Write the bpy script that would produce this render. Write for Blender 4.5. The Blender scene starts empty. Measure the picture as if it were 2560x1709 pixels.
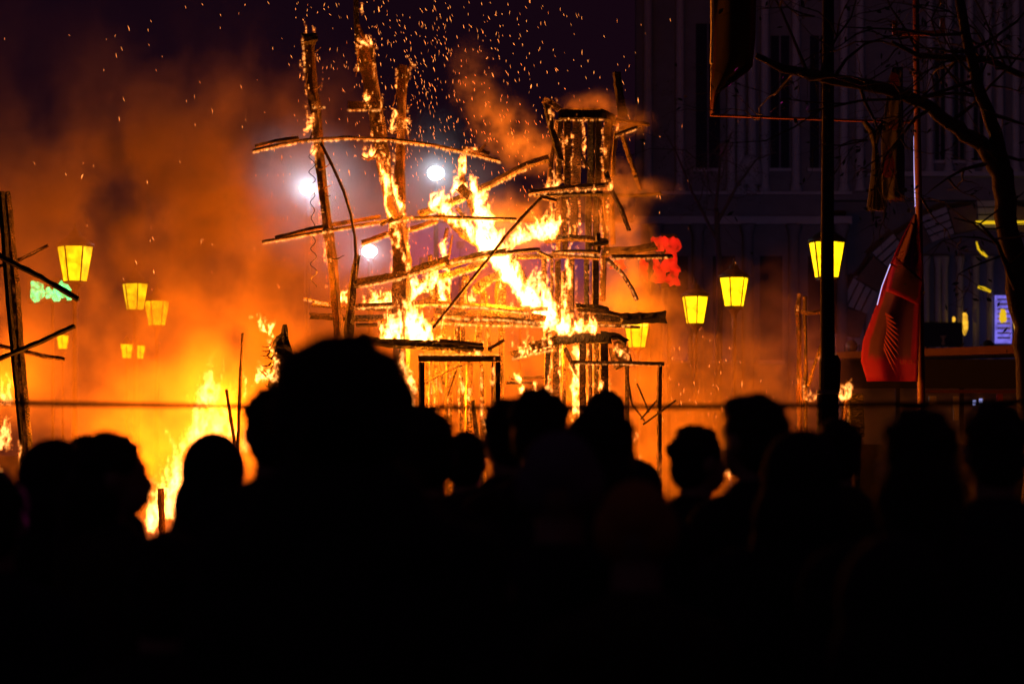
import bpy, bmesh, math, random
import numpy as np
from mathutils import Vector, Matrix

random.seed(7)
rng = np.random.default_rng(11)
R = math.radians
sc = bpy.context.scene
COL = sc.collection

# ------------------------------------------------------------------ camera
FX, CX, HY, CZ = 6044.4, 1280.0, 1100.0, 1.62      # 85 mm lens, eye height 1.62 m
cam = bpy.data.cameras.new('camera')
cam.lens = 85; cam.sensor_width = 36; cam.clip_end = 600
cam.shift_y = (HY - 854.5) / 2560.0
cam.dof.use_dof = True; cam.dof.focus_distance = 27.2; cam.dof.aperture_fstop = 2.6
cam_o = bpy.data.objects.new('camera', cam); COL.objects.link(cam_o)
cam_o.location = (0, 0, CZ); cam_o.rotation_euler = (R(90), 0, 0)
sc.camera = cam_o

# ------------------------------------------------------------------ night sky, faint moonlight
w = bpy.data.worlds.new('World'); sc.world = w; w.use_nodes = True
wt = w.node_tree
bg = wt.nodes['Background']
sky = wt.nodes.new('ShaderNodeTexSky'); sky.sky_type = 'NISHITA'; sky.sun_disc = False
sky.sun_elevation = R(-4); sky.sun_rotation = R(200)
tint = wt.nodes.new('ShaderNodeMix'); tint.data_type = 'RGBA'; tint.blend_type = 'MIX'
tint.inputs['Factor'].default_value = 0.97
wt.links.new(sky.outputs[0], tint.inputs['A']); tint.inputs['B'].default_value = (0.082, 0.021, 0.062, 1)   # city glow
wt.links.new(tint.outputs['Result'], bg.inputs['Color']); bg.inputs['Strength'].default_value = 0.085
sun = bpy.data.lights.new('moon', 'SUN'); sun.energy = 0.006; sun.angle = R(0.5); sun.color = (0.7, 0.75, 1)
sun_o = bpy.data.objects.new('moon', sun); COL.objects.link(sun_o); sun_o.rotation_euler = (R(50), 0, R(-35))

vs = sc.view_settings
vs.view_transform = 'Standard'; vs.look = 'None'; vs.gamma = 1; vs.exposure = 0; vs.use_curve_mapping = False
cy = sc.cycles
cy.max_bounces = 4; cy.diffuse_bounces = 1; cy.glossy_bounces = 1; cy.transmission_bounces = 2
cy.transparent_max_bounces = 8; cy.volume_bounces = 0; cy.volume_step_rate = 2.5; cy.volume_max_steps = 256
cy.use_denoising = True; cy.sample_clamp_indirect = 4; cy.caustics_reflective = False; cy.caustics_refractive = False

# ------------------------------------------------------------------ helpers
def P(px, py, d):
    """a point d metres in front of the viewer, seen at (px, py) of the 2560 px wide photograph"""
    return Vector(((px - CX) / FX * d, d, CZ + (HY - py) / FX * d))
def S(n, d):
    return n / FX * d

def tag(o, label=None, cat=None, group=None, kind=None):
    if label: o['label'] = label
    if cat: o['category'] = cat
    if group: o['group'] = group
    if kind: o['kind'] = kind
    return o

def empty(name, loc, label, cat, group=None, rz=0):
    o = bpy.data.objects.new(name, None); COL.objects.link(o)
    o.location = loc; o.rotation_euler = (0, 0, rz); o.empty_display_size = 0.2
    return tag(o, label, cat, group, 'thing')

def link_mesh(name, me, mat, parent=None):
    """vertices are in world space; they are moved into the parent's frame"""
    o = bpy.data.objects.new(name, me); COL.objects.link(o)
    if mat: me.materials.append(mat)
    if parent:
        o.parent = parent
        loc = Vector((0, 0, 0)); p = parent
        while p: loc += p.location; p = p.parent
        me.transform(Matrix.Translation(-loc))
    return o

def bm_obj(name, bm, mat, parent=None, smooth=False):
    bmesh.ops.recalc_face_normals(bm, faces=bm.faces[:])
    me = bpy.data.meshes.new(name); bm.to_mesh(me); bm.free()
    if smooth:
        me.polygons.foreach_set('use_smooth', [True] * len(me.polygons))
    return link_mesh(name, me, mat, parent)

def copy_tree(o, loc, scale=1, rz=0):
    c = o.copy(); COL.objects.link(c); c.location = loc; c.scale = (scale,) * 3; c.rotation_euler = (0, 0, rz)
    for ch in o.children:
        k = ch.copy(); COL.objects.link(k); k.parent = c
        for g in ch.children:
            m = g.copy(); COL.objects.link(m); m.parent = k
    return c

def box(bm, a, b, bev=0):
    a, b = Vector(a), Vector(b)
    lo = Vector([min(a[i], b[i]) for i in range(3)]); hi = Vector([max(a[i], b[i]) for i in range(3)])
    vs_ = [bm.verts.new((x, y, z)) for x in (lo.x, hi.x) for y in (lo.y, hi.y) for z in (lo.z, hi.z)]
    for f in ((0,1,3,2),(4,6,7,5),(0,4,5,1),(2,3,7,6),(0,2,6,4),(1,5,7,3)):
        bm.faces.new([vs_[i] for i in f])
    return vs_

def tube(bm, pts, radii, seg=8, cap=True):
    """a tapered tube along pts"""
    pts = [Vector(p) for p in pts]; rings = []
    up = Vector((0, 0, 1))
    for i, p in enumerate(pts):
        t = (pts[min(i + 1, len(pts) - 1)] - pts[max(i - 1, 0)]).normalized()
        a = t.cross(Vector((0, 1, 0)));
        if a.length < .2: a = t.cross(up)
        a.normalize(); b = t.cross(a).normalized()
        r = radii[i] if hasattr(radii, '__len__') else radii
        rings.append([bm.verts.new(p + (a * math.cos(k * 2 * math.pi / seg) + b * math.sin(k * 2 * math.pi / seg)) * r) for k in range(seg)])
    for i in range(len(rings) - 1):
        for k in range(seg):
            bm.faces.new((rings[i][k], rings[i][(k + 1) % seg], rings[i + 1][(k + 1) % seg], rings[i + 1][k]))
    if cap:
        bm.faces.new(rings[0][::-1]); bm.faces.new(rings[-1])

def lathe(bm, base, prof, seg=12):
    rings = [[bm.verts.new(Vector(base) + Vector((r * math.cos(2 * math.pi * k / seg), r * math.sin(2 * math.pi * k / seg), z))) for k in range(seg)] for r, z in prof]
    for i in range(len(rings) - 1):
        for k in range(seg):
            bm.faces.new((rings[i][k], rings[i][(k + 1) % seg], rings[i + 1][(k + 1) % seg], rings[i + 1][k]))
    bm.faces.new(rings[0][::-1]); bm.faces.new(rings[-1])

# ------------------------------------------------------------------ materials
class NT:
    def __init__(s, tree): s.t = tree
    def n(s, typ, **kw):
        x = s.t.nodes.new(typ)
        for k, v in kw.items(): setattr(x, k, v)
        return x
    def put(s, sock, v):
        if v is None: return
        if isinstance(v, bpy.types.NodeSocket): s.t.links.new(v, sock)
        else: sock.default_value = v
    def math(s, op, a, b=None, c=None, clamp=False):
        x = s.n('ShaderNodeMath', operation=op, use_clamp=clamp)
        for i, v in enumerate((a, b, c)):
            s.put(x.inputs[i], v)
        return x.outputs[0]
    def vm(s, op, a, b=None, scale=None):
        x = s.n('ShaderNodeVectorMath', operation=op)
        s.put(x.inputs[0], a); s.put(x.inputs[1], b)
        if scale is not None: s.put(x.inputs['Scale'], scale)
        return x.outputs['Value' if op in ('DISTANCE', 'LENGTH', 'DOT_PRODUCT') else 'Vector']
    def noise(s, vec, scale=1, detail=2, rough=.5):
        x = s.n('ShaderNodeTexNoise')
        s.put(x.inputs['Vector'], vec); s.put(x.inputs['Scale'], scale); s.put(x.inputs['Detail'], detail); s.put(x.inputs['Roughness'], rough)
        return x.outputs[0], x.outputs[1]
    def vor(s, vec, scale, feat='DISTANCE_TO_EDGE'):
        x = s.n('ShaderNodeTexVoronoi', feature=feat)
        s.put(x.inputs['Vector'], vec); s.put(x.inputs['Scale'], scale)
        return x.outputs[0]
    def sstep(s, v, lo, hi, a=0., b=1.):
        x = s.n('ShaderNodeMapRange', interpolation_type='SMOOTHSTEP')
        s.put(x.inputs[0], v); s.put(x.inputs[1], lo); s.put(x.inputs[2], hi); s.put(x.inputs[3], a); s.put(x.inputs[4], b)
        return x.outputs[0]
    def mix(s, f, a, b):
        x = s.n('ShaderNodeMix', data_type='RGBA')
        s.put(x.inputs['Factor'], f); s.put(x.inputs['A'], a); s.put(x.inputs['B'], b)
        return x.outputs['Result']

def c4(c): return (c[0], c[1], c[2], 1)

def new_mat(name):
    m = bpy.data.materials.new(name); m.use_nodes = True
    nt = NT(m.node_tree); b = m.node_tree.nodes['Principled BSDF']
    return m, nt, b

def plain(name, col, rough=.8, var=.25, scale=6, metal=0, bump=.0):
    m, nt, b = new_mat(name)
    tc = nt.n('ShaderNodeTexCoord').outputs['Object']
    f, _ = nt.noise(tc, scale, 4, .6)
    nt.put(b.inputs['Base Color'], nt.mix(f, c4([x * (1 - var) for x in col]), c4([x * (1 + var) for x in col])))
    b.inputs['Roughness'].default_value = rough; b.inputs['Metallic'].default_value = metal
    if bump:
        bp = nt.n('ShaderNodeBump'); bp.inputs['Strength'].default_value = bump; bp.inputs['Distance'].default_value = .01
        nt.put(bp.inputs['Height'], nt.noise(tc, scale * 6, 4, .6)[0]); nt.put(b.inputs['Normal'], bp.outputs[0])
    return m

def glow(name, col, strength, var=.0, scale=8):
    m, nt, b = new_mat(name)
    b.inputs['Base Color'].default_value = c4([x * .5 for x in col]); b.inputs['Roughness'].default_value = .4
    b.inputs['Emission Color'].default_value = c4(col)
    if var:
        tc = nt.n('ShaderNodeTexCoord').outputs['Object']
        f, _ = nt.noise(tc, scale, 3, .6)
        nt.put(b.inputs['Emission Strength'], nt.math('MULTIPLY', nt.sstep(f, .3, .7, 1 - var, 1 + var), strength))
    else: b.inputs['Emission Strength'].default_value = strength
    return m

def char_mat(name, dark, pale, ember, checks=1.0):
    """charred timber: square cracks, ash, and glowing embers along the cracks where it still burns"""
    m, nt, b = new_mat(name)
    uv = nt.n('ShaderNodeUVMap').outputs[0]
    oi = nt.n('ShaderNodeObjectInfo').outputs['Random']
    off = nt.vm('ADD', uv, nt.vm('SCALE', (13.1, 7.7, 0), scale=oi))
    wob = nt.vm('ADD', off, nt.vm('SCALE', nt.noise(off, 14, 3)[1], scale=.05))
    u = nt.vm('MULTIPLY', wob, (38 * checks, 17 * checks, 1))
    e = nt.vor(u, 1.0)
    crack = nt.sstep(e, .02, .14, 1, 0)
    f, _ = nt.noise(off, 5, 4, .65)
    f2, _ = nt.noise(off, 2.2, 3, .6)
    colr = nt.mix(nt.sstep(f, .35, .72), c4(dark), c4(pale))
    colr = nt.mix(crack, colr, c4([x * .25 for x in dark]))
    nt.put(b.inputs['Base Color'], colr)
    b.inputs['Roughness'].default_value = .75
    if ember > 0:
        mask = nt.sstep(f2, .50, .66)
        em = nt.math('MULTIPLY', nt.math('MULTIPLY_ADD', crack, .7, nt.math('MULTIPLY', nt.sstep(f, .55, .75), .5)), mask)
        nt.put(b.inputs['Emission Strength'], nt.math('MULTIPLY', em, ember))
        b.inputs['Emission Color'].default_value = (1, .17, .012, 1)
    bp = nt.n('ShaderNodeBump'); bp.inputs['Strength'].default_value = .9; bp.inputs['Distance'].default_value = .012
    nt.put(bp.inputs['Height'], nt.math('SUBTRACT', nt.math('MULTIPLY', f, .6), crack)); nt.put(b.inputs['Normal'], bp.outputs[0])
    return m

M = {}
M['char'] = char_mat('charred_black', (.012, .010, .009), (.05, .040, .034), 0)
M['charwood'] = char_mat('charred_brown', (.03, .022, .016), (.20, .11, .06), .06)
M['ember'] = char_mat('ember_wood', (.035, .016, .009), (.24, .095, .04), 1.2, 1.7)
M['hot'] = char_mat('burning_wood', (.07, .05, .03), (.46, .27, .15), .5, 1.1)
M['metal_dark'] = plain('dark_metal', (.025, .025, .028), .45, .3, 9, .6)
M['black_paint'] = plain('black_painted_steel', (.012, .012, .014), .9, .3, 5)
M['red_steel'] = plain('red_brown_steel', (.075, .018, .012), .5, .3, 5)
M['stone'] = plain('pale_stone', (.16, .155, .16), .85, .3, 2.5, bump=.4)
M['stone_light'] = plain('white_stone', (.34, .33, .33), .8, .2, 3, bump=.4)
M['brick'] = plain('dark_brick', (.16, .10, .075), .85, .35, 7, bump=.5)
M['pavement'] = plain('pavement', (.06, .058, .056), .8, .35, 1.5, bump=.4)
M['glass_dark'] = plain('dark_glass', (.02, .02, .03), .12, .2, 3)
M['wood_trim'] = plain('varnished_wood', (.30, .15, .06), .45, .3, 6)
M['bark'] = plain('tree_bark', (.06, .045, .035), .9, .4, 12, bump=.8)
M['leaf'] = plain('leaves', (.05, .065, .025), .6, .4, 20)
M['lamp_glass'] = glow('lantern_glass', (1, .58, .003), 2.4, .45, 6)
M['flood'] = glow('floodlight_lens', (.72, 1, .97), 3.2, .6, 14)
M['spark'] = glow('spark_glow', (1, .31, .06), 1.5, .85, 4)
M['neon_green'] = glow('green_neon', (.03, 1, .24), 2.6, .8, 9)
M['neon_red'] = glow('red_neon', (1, .016, .006), .62, .75, 7)
M['neon_yellow'] = glow('yellow_neon', (1, .62, .01), .8)
M['blue_glow'] = glow('blue_white_glow', (.42, .45, 1), 1.0)  # kiosk lights, plus painted light on the pole and flag hem
M['violet_window'] = glow('violet_lit_glass', (.25, .20, 1), .6, .4, 5)
M['warm_window'] = glow('warm_lit_glass', (1, .5, .03), .9, .4, 5)

# ------------------------------------------------------------------ ground
bm = bmesh.new(); N_ = 12
g0 = [[bm.verts.new((-150 + 300 * i / N_, -20 + 270 * j / N_, 0)) for j in range(N_ + 1)] for i in range(N_ + 1)]
for i in range(N_):
    for j in range(N_):
        bm.faces.new((g0[i][j], g0[i + 1][j], g0[i + 1][j + 1], g0[i][j + 1]))
tag(bm_obj('ground', bm, M['pavement']), 'dark paved square', None, None, 'structure')

# ------------------------------------------------------------------ timbers
def timber(name, parent, pts, wid, d, mat='charwood', thick=None, rough=.10, dd=0.0, seg=None, ragged=1.0, roll=None):
    """a burnt timber along photograph points; wid in photo pixels, d its distance; dd = extra distance at its far end"""
    n0 = len(pts)
    if pts[-1][1] > 1240:      # it stands on the ground
        pts = pts[:-1] + [(pts[-1][0], HY + (CZ + .02) * FX / d) + tuple(pts[-1][2:])]
    W = [P(p[0], p[1], d + dd * i / (n0 - 1)) for i, p in enumerate(pts)]
    wd = [S(p[2] if len(p) > 2 else wid, d) for p in pts]
    L = sum((W[i + 1] - W[i]).length for i in range(n0 - 1))
    step = max(.045, L / 70)
    path, ws = [], []
    for i in range(n0 - 1):
        k = max(1, int((W[i + 1] - W[i]).length / step))
        for j in range(k):
            t = j / k; path.append(W[i].lerp(W[i + 1], t)); ws.append(wd[i] * (1 - t) + wd[i + 1] * t)
    path.append(W[-1]); ws.append(wd[-1])
    th = thick
    r = random.Random(hash((name, round(pts[0][0]), round(pts[0][1]))) & 0xffffff if False else int(pts[0][0] * 131 + pts[0][1] * 17 + wid))
    cs = [(-.5, -.42), (-.42, -.5), (0, -.52), (.42, -.5), (.5, -.42), (.52, 0), (.5, .42), (.42, .5), (-.42, .5), (-.5, .42)]
    nc = len(cs)
    if roll is None:
        flat = abs(pts[-1][0] - pts[0][0]) > abs(pts[-1][1] - pts[0][1])
        roll = r.uniform(.30, .5) * (1 if (W[-1].x - W[0].x) * (1 if flat else 0) > 0 or (not flat and r.random() < .5) else -1)
    cr_, sr_ = math.cos(roll), math.sin(roll)
    verts, faces, uvs = [], [], []
    s = 0; n = len(path); ss = []
    # slow lumps along the length
    ph = [r.uniform(0, 6.28) for _ in range(6)]
    for i, p in enumerate(path):
        if i: s += (path[i] - path[i - 1]).length
        ss.append(s)
        t = (path[min(i + 1, n - 1)] - path[max(i - 1, 0)]).normalized()
        a = t.cross(Vector((0, 1, 0)))
        if a.length < .1: a = Vector((1, 0, 0))
        a.normalize(); b = Vector((0, 1, 0)); b = (b - t * b.dot(t)).normalized()
        w0 = ws[i]; t0 = min(th, 1.6 * w0) if th else w0
        kf = w0 / (w0 * cr_ + t0 * abs(sr_)); w0, t0 = w0 * kf, t0 * kf
        lump = 1 + rough * (.6 * math.sin(s * 7 + ph[0]) + .5 * math.sin(s * 17 + ph[1]) + .4 * math.sin(s * 41 + ph[2]))
        ctr = a * (w0 * rough * .5 * math.sin(s * 5 + ph[3]))
        endf = 1.0
        for k, (x, y) in enumerate(cs):
            j = 1 + rough * r.uniform(-1, 1)
            X_, Y_ = x * w0 * lump * j, y * t0 * lump * j
            q = p + ctr + a * (X_ * cr_ - Y_ * sr_) + b * (X_ * sr_ + Y_ * cr_)
            if i in (0, n - 1): q += t * r.uniform(-.5, .5) * w0 * .7 * ragged
            verts.append(q)
    per = 2 * (ws[0] + (th or ws[0]))
    for i in range(n - 1):
        for k in range(nc):
            k2 = (k + 1) % nc
            faces.append((i * nc + k, i * nc + k2, (i + 1) * nc + k2, (i + 1) * nc + k))
            for (ii, kk) in ((i, k), (i, k + 1), (i + 1, k + 1), (i + 1, k)):
                uvs.append((ss[ii], kk / nc * per))
    for base, rev in ((0, True), ((n - 1) * nc, False)):
        f = [base + k for k in range(nc)]
        if rev: f = f[::-1]
        faces.append(f)
        for k in f: uvs.append((cs[k - base][0] * ws[0], cs[k - base][1] * ws[0]))
    me = bpy.data.meshes.new(name); me.from_pydata([tuple(v) for v in verts], [], faces)
    ul = me.uv_layers.new(name='UVMap'); ul.data.foreach_set('uv', [c for u in uvs for c in u])
    me.validate()
    return link_mesh(name, me, M[mat], parent)

def flake(parent, px, py, w_, h_, d, mat='ember', lean=0):
    """a curled strip of bark or wood peeling off a timber"""
    bm = bmesh.new(); n = 7; rows = []
    for i in range(n):
        t = i / (n - 1)
        x = px + w_ * (t ** 1.3) ; y = py - h_ * t + 6 * math.sin(t * 3)
        hw = (1 - .7 * t) * max(5, abs(h_) * .35) * random.uniform(.7, 1.2)
        c = P(x, y, d - .07 * math.sin(t * 2.2)); dz = S(hw, d)
        rows.append([bm.verts.new(c + Vector((random.uniform(-.01, .01), yy, zz))) for yy, zz in ((-.012, dz * .5), (.012, dz * .5), (.012, -dz * .5), (-.012, -dz * .5))])
    for i in range(n - 1):
        for k in range(4):
            bm.faces.new((rows[i][k], rows[i][(k + 1) % 4], rows[i + 1][(k + 1) % 4], rows[i + 1][k]))
    bm.faces.new(rows[0][::-1]); bm.faces.new(rows[-1])
    o = bm_obj('peeling_strip', bm, M[mat], parent)
    ul = o.data.uv_layers.new(name='UVMap')
    for lp in o.data.loops:
        v = o.data.vertices[lp.vertex_index].co; ul.data[lp.index].uv = (v.z, v.x)
    return o

# --- three burning masts
D0 = 27.0
g1 = 'burning masts'
m1 = empty('charred_mast', P(846, 1100, 26.6).xy.to_3d(), 'leftmost tall charred mast, straight, with small flame at its square top', 'mast', g1)
timber('post', m1, [(771, 88, 37), (779, 209, 27), (791, 298, 29), (802, 417, 24), (818, 567, 26), (832, 653, 26), (841, 757, 26), (866, 1100, 26), (880, 1440, 26)], 28, 26.6, 'ember', .12, .09)
timber('collar', m1, [(757, 100), (790, 98)], 26, 26.5, 'char', .16, .15)
for a in ((781, 128, 22, 10), (783, 222, 22, 14), (779, 268, 30, 4), (796, 424, 30, 16), (799, 466, 28, 4), (812, 480, 14, -8), (828, 645, 32, 8), (768, 190, -8, -40), (780, 330, -12, -26)):
    flake(m1, a[0], a[1], a[2], a[3], 26.52)
m2 = empty('charred_mast', P(985, 1100, 26.75).xy.to_3d(), 'tallest charred mast, middle of three, reaching the top of the picture', 'mast', g1)
timber('post', m2, [(912, 112, 44), (920, 167, 39), (935, 253, 42), (946, 328, 40), (960, 417, 34), (972, 489, 28), (996, 579, 42), (1004, 653, 50), (1004, 760, 46), (1000, 1000, 46), (1000, 1430, 46)], 40, 26.75, 'ember', .16, .10)
timber('spar', m2, [(889, -60), (891, 40), (894, 112), (905, 180)], 15, 26.85, 'char', .07)
timber('broken_plank', m2, [(895, 62), (914, 106)], 10, 26.65, 'ember', .03)
timber('cross_board', m2, [(870, 265), (958, 264)], 25, 26.62, 'ember', .05)
for a in ((897, 120, -8, -70), (936, 118, 4, -60), (922, 150, 20, 12), (925, 300, 26, -14), (955, 258, 12, -80), (938, 395, -36, 6), (946, 370, -28, -30)):
    flake(m2, a[0], a[1], a[2], a[3], 26.62)
m3 = empty('charred_mast', P(1002, 1100, 27.05).xy.to_3d(), 'shortest charred mast, rightmost of three, with curled burning strips beside top', 'mast', g1)
timber('post', m3, [(1007, 165, 28), (1003, 268, 24), (1002, 343, 24), (1000, 465, 27), (1004, 540, 22), (1010, 700, 22), (1014, 1430, 22)], 25, 27.05, 'ember', .1, .09)
for a in ((1018, 208, 8, 52), (992, 215, -10, -50), (1016, 320, 12, -40), (992, 330, -18, 6), (1018, 270, 10, 10)):
    flake(m3, a[0], a[1], a[2], a[3], 26.95)

# --- scaffold of beams
sf = empty('burning_scaffold', P(1060, 1100, 27).xy.to_3d(), 'burning timber scaffold of crossing charred beams full of flames', 'bonfire')
T = lambda name, pts, w_, d, mat='hot', th=None, **k: timber(name, sf, pts, w_, d, mat, th, **k)
T('curved_rail', [(633, 377), (700, 362), (767, 350), (868, 344), (972, 348), (1077, 362), (1160, 379), (1250, 402)], 9, 26.45, 'hot', .06)
T('rail_board', [(638, 366), (690, 353), (745, 345)], 10, 26.5, 'ember', .04)
T('rail_stub', [(1158, 372), (1200, 377), (1222, 386)], 14, 26.48, 'ember', .05)
T('rail_peg', [(1196, 382), (1214, 361)], 7, 26.45, 'ember')
T('bent_rod', [(800, 352), (832, 417), (859, 477), (877, 534), (888, 594), (890, 640), (887, 700)], 8, 26.35, 'charwood', .03)
T('bent_post', [(893, 640, 16), (884, 700, 22), (873, 805, 24), (862, 1000, 25), (850, 1430, 26)], 24, 26.4, 'charwood', .1)
T('long_rail', [(657, 605), (809, 578), (883, 566), (958, 554), (1017, 547)], 9, 26.55, 'hot', .05)
T('long_rail', [(1010, 546), (1092, 542), (1180, 545), (1290, 548)], 9, 26.6, 'hot', .05)
T('rail_board', [(690, 594), (780, 572), (950, 541)], 11, 26.62, 'ember', .04)
T('short_beam', [(905, 608), (969, 585), (1040, 570), (1092, 551)], 14, 26.9, 'ember', .08)
T('splinter', [(952, 563), (980, 545)], 9, 26.4, 'charwood')
T('splinter', [(970, 556), (1008, 540)], 9, 26.4, 'charwood')
T('diagonal_beam', [(1048, 536), (1110, 514), (1182, 483), (1317, 413), (1372, 397)], 19, 26.9, 'hot', .12)
T('upright_stub', [(1153, 392), (1152, 430), (1165, 490)], 15, 27.0, 'ember', .06)
T('square_block', [(1150, 468), (1172, 490)], 26, 26.75, 'hot', .08)
T('burning_diagonal', [(1106, 530), (1160, 580), (1222, 625), (1279, 650), (1325, 729), (1366, 800)], 27, 26.95, 'hot', .12)
T('burning_diagonal', [(1176, 490), (1200, 560), (1232, 640)], 24, 27.1, 'hot', .1)
T('thin_strut', [(1142, 520), (1168, 552)], 9, 27.0, 'hot')
T('thin_strut', [(1118, 570), (1110, 610), (1104, 625)], 9, 26.9, 'ember')
T('thin_strut', [(1131, 588), (1122, 645)], 6, 26.85, 'ember')
T('long_beam', [(892, 708), (987, 690), (1060, 668), (1123, 648)], 21, 26.7, 'charwood', .1)
T('long_beam', [(1116, 662), (1160, 648), (1212, 636), (1268, 631)], 20, 26.72, 'charwood', .1)
T('lit_beam_edge', [(890, 718), (1060, 680), (1210, 645)], 6, 26.66, 'hot', .04)  # pale strip put along the beam as its firelit lower edge
T('second_beam', [(1041, 712), (1123, 686), (1214, 658)], 20, 26.9, 'hot', .1)
T('second_beam', [(925, 753), (1041, 712)], 20, 26.95, 'hot', .1)
T('second_beam', [(990, 782), (1080, 748), (1100, 742)], 20, 26.8, 'hot', .1)
T('stick', [(1083, 820), (1150, 735), (1213, 657), (1268, 586), (1318, 530), (1352, 495)], 8, 26.35, 'charwood', .04)
T('hanging_plank', [(1188, 727), (1222, 700), (1264, 678)], 24, 27.05, 'hot', .05)
T('cross_rail', [(760, 746), (826, 760)], 7, 26.7, 'hot')
T('cross_rail', [(780, 762), (890, 770), (1000, 776)], 9, 26.8, 'hot', .06)
T('cross_rail', [(886, 766), (1000, 760), (1100, 757), (1210, 764), (1322, 778)], 12, 26.75, 'hot', .06)
T('cross_beam', [(1090, 780), (1161, 786), (1250, 788), (1335, 796)], 23, 26.85, 'charwood', .1)
T('cross_beam', [(776, 790), (900, 796), (980, 792)], 17, 26.9, 'charwood', .1)
T('lower_rail', [(1080, 802), (1200, 806), (1365, 810)], 14, 26.9, 'hot', .07)
T('lower_rail', [(890, 812), (990, 812)], 10, 26.95, 'charwood', .06)
for (x, y0, y1, w_, d, mt) in ((1010, 690, 800, 20, 27.3, 'hot'), (1121, 655, 765, 11, 27.0, 'hot'), (1143, 760, 880, 16, 26.95, 'charwood'), (1158, 770, 850, 14, 27.2, 'charwood'),
        (1107, 770, 860, 12, 27.1, 'hot'), (1160, 690, 770, 17, 27.25, 'hot'), (1204, 700, 765, 11, 27.3, 'hot'), (1216, 730, 768, 9, 27.1, 'hot'), (1252, 680, 770, 29, 27.2, 'hot'),
        (1196, 800, 900, 20, 27.3, 'hot'), (1252, 815, 1060, 16, 27.1, 'hot'), (955, 800, 850, 14, 27.2, 'hot'), (1078, 640, 760, 14, 27.4, 'hot'), (1222, 805, 880, 12, 27.35, 'hot'),
        (1090, 900, 1250, 16, 27.5, 'hot'), (1123, 900, 1300, 19, 27.6, 'hot'), (1150, 905, 1300, 12, 27.4, 'hot'), (1172, 900, 1300, 20, 27.7, 'hot'), (1205, 905, 1300, 14, 27.5, 'hot'), (1070, 905, 1300, 10, 27.6, 'hot')):
    T('upright', [(x + random.uniform(-4, 4), y0), (x + random.uniform(-3, 3), (y0 + y1) / 2), (x + random.uniform(-4, 4), y1)], w_, d, mt, S(w_, d) * .8)
T('lintel_beam', [(900, 846), (951, 855), (1050, 862), (1206, 870)], 24, 26.4, 'char', .14)
T('lintel_board', [(1100, 853), (1206, 862)], 12, 26.3, 'charwood', .08)
T('loose_stick', [(1220, 873), (1260, 850)], 8, 26.3, 'charwood')
T('slanted_plank', [(1060, 955), (1120, 925), (1172, 903)], 9, 26.9, 'charwood')
T('slanted_plank', [(940, 1000), (1000, 985), (1046, 970)], 10, 26.9, 'charwood')
T('slanted_plank', [(1095, 905), (1110, 960)], 9, 27.1, 'charwood')
T('slanted_plank', [(1140, 925), (1118, 990)], 8, 27.1, 'charwood')
T('leaning_stake', [(1182, 1000), (1190, 1070), (1201, 1130), (1215, 1260)], 13, 26.6, 'charwood')
T('wall_rail', [(1275, 946), (1360, 942)], 9, 27.3, 'hot')
T('wall_rail', [(1265, 956), (1340, 956)], 8, 27.2, 'hot')

# door frame in front
df = empty('charred_door_frame', P(1148, 1100, 26.0).xy.to_3d(), 'black charred square door frame standing before the flames', 'door frame')
timber('lintel', df, [(1046, 896), (1251, 896)], 16, 26.0, 'char', .09, .03, ragged=.1)
timber('jamb', df, [(1054, 905), (1054, 1028), (1056, 1462)], 16, 26.0, 'char', .09, .04, ragged=.1)
timber('jamb', df, [(1243, 905), (1243, 1059), (1240, 1462)], 17, 26.0, 'char', .09, .04, ragged=.1)
timber('burning_lining', df, [(1232, 905), (1231, 1000), (1229, 1080)], 6, 26.05, 'ember', .05, .2)

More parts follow.
